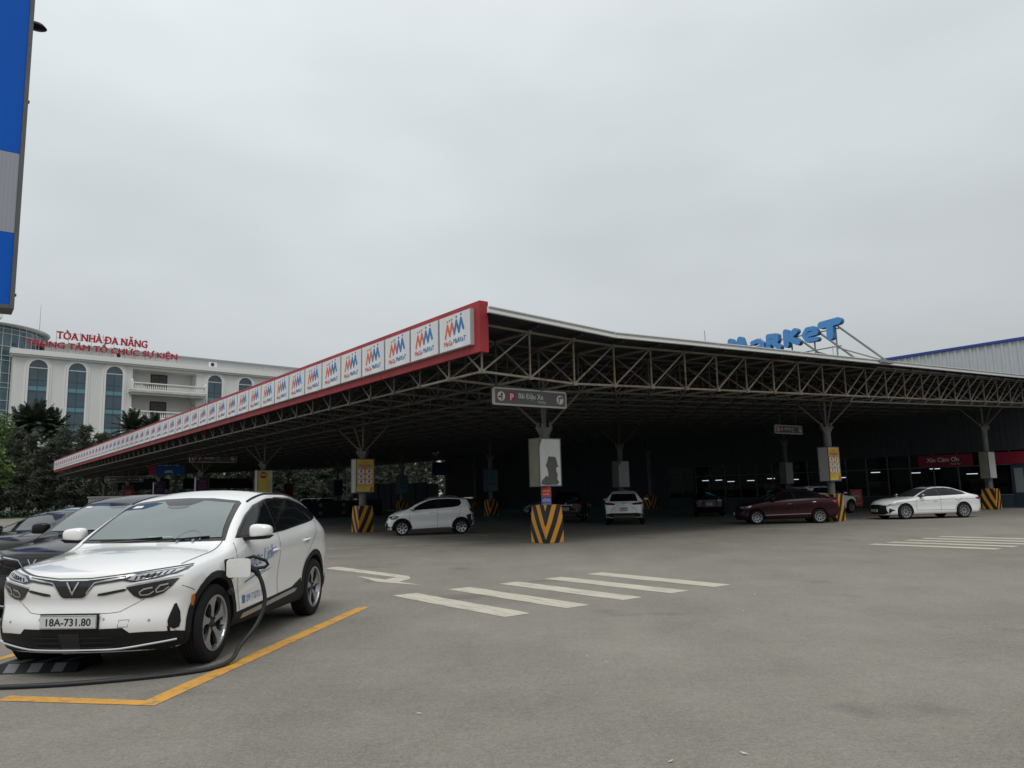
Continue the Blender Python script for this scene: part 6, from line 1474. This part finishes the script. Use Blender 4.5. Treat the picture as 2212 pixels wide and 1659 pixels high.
# crossover seen from behind
m_tl2 = mat('tail_dim', (.16, .008, .01), .15, coat=1)
def cross(name, label, pos, az, paint, ptxt, grp=None):
    sp = dict(SUV); sp.update(hw=.91, xf=2.15, xr=-2.28, R=.34, tw=.215, rim=.235, wheels=(1.32, -1.32),
      top=[(2.15, .86), (2.0, .92), (1.5, 1.02), (1.0, 1.08), (.9, 1.10), (.5, 1.32), (.1, 1.53), (-.3, 1.60), (-.9, 1.60), (-1.5, 1.55), (-1.78, 1.50), (-1.95, 1.38), (-2.1, 1.14), (-2.2, 1.06), (-2.28, .98)],
      plan=[(2.15, .84), (1.9, .94), (1.4, 1), (-1.4, 1), (-1.9, .975), (-2.28, .90)], bot=[(-2.28, .36), (-2.1, .28), (1.9, .22), (2.15, .24)], belt=[(2.15, .8), (1.4, .96), (.8, 1.04), (-.8, 1.08), (-1.8, 1.12), (-2.1, 1.02), (-2.28, .9)],
      roofw=[(2.15, .76), (1.0, .78), (.1, .60), (-1.5, .60), (-1.8, .61), (-2.0, .66), (-2.28, .78)], crown=[(2.15, .05), (-1.6, .07), (-2.28, .03)], tail=[(.2, -.12), (.36, 0), (.55, .02), (.75, -.02), (.95, -.05), (1.1, -.05), (1.5, -.02)], tailc=.16, sill=.24, gap=.05)
    c = Car(name, label, 'car', sp, pos, az, paint, grp)
    for ax in 'LR': c.patch('side_window', [[(.78, 1.12), (.4, 1.33), (0, 1.46), (-.8, 1.50), (-1.4, 1.47), (-1.7, 1.3), (-1.5, 1.2), (0, 1.12)]], ax, .005, m_glassd, rim=.003, res=.1)
    c.patch('windscreen', [[(-.66, 1.12), (.66, 1.12), (.54, 1.5), (-.54, 1.5)]], 'F', .005, m_wsd, rim=.003, res=.1)
    c.patch('rear_window', [[(-.64, 1.09), (.64, 1.09), (.62, 1.2), (.54, 1.40), (.48, 1.43), (-.48, 1.43), (-.54, 1.40), (-.62, 1.2)]], 'B', .006, m_glassd, rim=.003)
    b = MB(); b.prism([(-1.7, 1.56), (-1.7, 1.53), (-1.97, 1.485), (-2.02, 1.50), (-1.98, 1.525)], -.52, .52); b.build('spoiler', paint, c.root)
    for sg in (1, -1):
        S = lambda P: [(sg * y, z) for y, z in P]
        c.patch('tail_light', [S([(.36, .94), (.42, 1.0), (.70, 1.03), (.86, 1.04), (.88, .98), (.80, .93), (.5, .915)])], 'B', .008, m_tl2, rim=.004, res=.05)
        c.patch('reflector', [S([(.70, .42), (.82, .44), (.80, .36), (.71, .36)])], 'B', .014, m_lamp, rim=.004, res=.05)
        c.patch('haunch_crease_shade', [S([(.30, .86), (.52, .78), (.60, .62), (.56, .62), (.49, .76), (.30, .84)])], 'B', .003, mat('crease_shade', (.36, .37, .37), .3, coat=1) if paint is m_wwhite else m_gloss, res=.05)  # crease not modelled, its shade is painted as a darker patch
    b = MB(); c.line('', [(-.36, .93), (-.3, .905), (.3, .905), (.36, .93)], 'B', .035, .012, None, mb=b); b.build('chrome_bar', m_alloy, c.root, fix=False)
    b = MB(); c.line('', arcp(0, .985, .055, 0, 360, 16), 'B', .012, .01, None, mb=b); c.line('', arcp(0, .985, .03, 0, 360, 12), 'B', .01, .01, None, mb=b); b.build('emblem', m_alloy, c.root, fix=False)
    c.patch('rear_bumper_trim', [[(-.86, .46), (-.80, .52), (-.62, .56), (.62, .56), (.80, .52), (.86, .46), (.86, .30), (-.86, .30)]], 'B', .008, m_blackpl, rim=.004, res=.06)
    c.patch('skid_plate', [[(-.50, .40), (-.44, .44), (.44, .44), (.50, .40), (.56, .32), (-.56, .32)]], 'B', .015, m_alloy, rim=.008, res=.06)
    b = MB(); c.line('', [(-.6, 1.06), (-.42, .80), (-.40, .60)], 'B', .008, .004, None, mb=b); c.line('', [(.6, 1.06), (.42, .80), (.40, .60)], 'B', .008, .004, None, mb=b); b.build('panel_gap', m_seam, c.root, fix=False)
    h, n = c.hit((-1.3, 0), 'T'); b = MB(); b.prism([(-1.3, h.z - .01), (-1.5, h.z - .01), (-1.5, h.z + .05), (-1.44, h.z + .05)], -.02, .02); b.build('roof_antenna', m_ink, c.root)
    cladding(c, .34); c.mirror(.72, 1.06, paint, .85)
    for x in sp['wheels']:
        for sg in (1, -1): c.wheel(x, sg, '7')
    c.plate('B', .72, ptxt, .33, .165, two=True)
    return c
cross('crossover', 'white crossover seen from behind, parked nose in under the dim canopy', (5.378, 37.93), 10.3, m_wwhite, '18A|267.51')
cross('crossover', 'dark red crossover seen from behind in the shade right of the corner column', (2.9, 42.0), 8, m_cred, '18A|304.19')
def dim_sedan(label, pos, az, paint, ptxt):
    c = Car('sedan', label, 'car', CITY, pos, az, paint)
    for ax in 'LR': c.patch('side_window', [[(.72, 1.01), (.38, 1.2), (.08, 1.335), (-.7, 1.395), (-1.1, 1.33), (-1.52, 1.1)]], ax, .005, m_glassd, rim=.003, res=.12); c.patch('headlight', [[(1.95, .74), (1.86, .66), (1.56, .72), (1.48, .80)]], ax, .006, m_lamp, res=.1)
    c.patch('windscreen', [[(-.64, 1.04), (.64, 1.04), (.5, 1.38), (-.5, 1.38)]], 'F', .005, m_wsd, rim=.003, res=.12); c.patch('rear_window', [[(-.55, 1.18), (.55, 1.18), (.46, 1.38), (-.46, 1.38)]], 'B', .005, m_glassd, rim=.003, res=.12)
    for sg in (1, -1): c.patch('tail_light', [[(sg * .45, .86), (sg * .78, .88), (sg * .78, .98), (sg * .45, .96)]], 'B', .007, m_tl2, res=.08)
    for x in CITY['wheels']:
        for sg in (1, -1): c.wheel(x, sg, '9')
    c.mirror(.60, 1.0, paint, .8); c.plate('B', .72, ptxt, .33, .165, two=True); return c
m_grey = mat('grey_paint', (.06, .065, .07), .25, coat=1)
dim_sedan('dark grey saloon between the white crossover and the corner column in the shade', (2.6, 50.5), -80, m_grey, '18A|112.44')
dim_sedan('black saloon seen from behind, deep in shade left of the dark red saloon', (11.4, 46.0), 12, m_cblack, '18A|455.10')
dim_sedan('dark saloon with a pale plate in shade behind the dark red saloon', (15.9, 47.6), 12, m_grey, '18A|381.77')
cross('crossover', 'pale crossover half hidden behind the dark red saloon', (17.7, 44.8), 60, m_wwhite, '18A|250.66')
m_turq = mat('turquoise_paint', (.05, .28, .32), .25, coat=1)
# second black car: a black saloon behind the black crossover
c3 = simple_car('sedan', 'low black saloon farthest left, just behind the black crossover', SEDAN, (-10.85, 18.4), 188.5, m_cblack, '10',
  [(.78, .985), (.42, 1.17), (.1, 1.305), (-.25, 1.36), (-.7, 1.365), (-1.1, 1.31), (-1.5, 1.16), (-1.62, 1.06), (-1.2, 1.035), (-.3, 1.005)],
  [[(.70, .995), (.40, 1.145), (.08, 1.28), (-.22, 1.33), (-.27, 1.03), (.2, 1.01)]],
  [(-.69, .99), (.69, .99), (.60, 1.30), (.54, 1.385), (-.54, 1.385), (-.60, 1.30)], [(-.65, 1.01), (.65, 1.01), (.56, 1.34), (-.56, 1.34)],
  [[(.82, .96), (.9, .75), (.88, .42)]], [(-.05, .80)], [(2.12, .66), (1.98, .60), (1.62, .68), (1.50, .77), (1.80, .76)], None)
c3.mirror(.62, .97, m_cblack, .9); c3.plate('F', .40, '18A-577.21', .47)
dim_sedan('turquoise taxi of which only the roof shows over the black cars', (-13.2, 24.6), 100, m_turq, '18A|700.12')
for k, (x, y) in enumerate(((-22.6, 97), (-26.0, 100.5))):
    cross('pickup_car', ('right' if k == 0 else 'left') + ' white car of the pair parked between the tree trunks far behind the charging car', (x, y), 100 + 25 * k, m_wwhite, '18A|001.2%d' % k)

# scooters in the motorbike park
def scooter():
    root = empty('scooter'); m_s = m_ink
    b = MB(); b.tube([(-.55, 0, .62), (-.3, 0, .68), (0, 0, .60), (.12, 0, .38), (.30, 0, .34), (.42, 0, .60), (.50, 0, .92)], .11, 8, taper=.06); b.build('body', mat('scooter_dark', (.03, .032, .04), .3, coat=.5), root, smooth=True)
    b = MB(); b.tube([(-.62, 0, .76), (-.35, 0, .80), (.02, 0, .74)], .10, 8, taper=.08); b.build('seat', m_blackpl, root, smooth=True)
    for x in (-.58, .62): b = MB(); b.lathe([(.17, -.04), (.26, -.045), (.28, 0), (.26, .045), (.17, .04)], 20, c=(x, 0, .28), closed=True); b.lathe([(0, 0), (.17, 0)], 12, c=(x, 0, .28), mi=1); b.build('wheel', [m_tyre, m_alloyd], root, smooth=True)
    b = MB(); b.tube([(.50, -.32, 1.02), (.54, 0, .96), (.50, .32, 1.02)], .018, 6); b.tube([(.50, .28, 1.02), (.48, .33, 1.2)], .01, 5); b.tube([(.50, -.28, 1.02), (.48, -.33, 1.2)], .01, 5); b.build('handlebar', m_blackpl, root)
    b = MB(); b.box((.60, 0, .90), (.06, .16, .12)); b.build('headlamp', m_lamp, root)
    return root
s0 = scooter(); r_ = random.Random(4)
for k in range(22):
    o = s0 if k == 0 else copy_tree(s0); u = -1.6 + .78 * (k % 11); v = 42 + 6 * (k // 11); o.location = G(u + (0 if k < 11 else 6), v); o.rotation_euler.z = UA + R(90) + r_.uniform(-.15, .15)
    tag(o, 'dark scooter in the packed rows of the shaded motorbike park', 'scooter', 'scooters in the motorbike park')
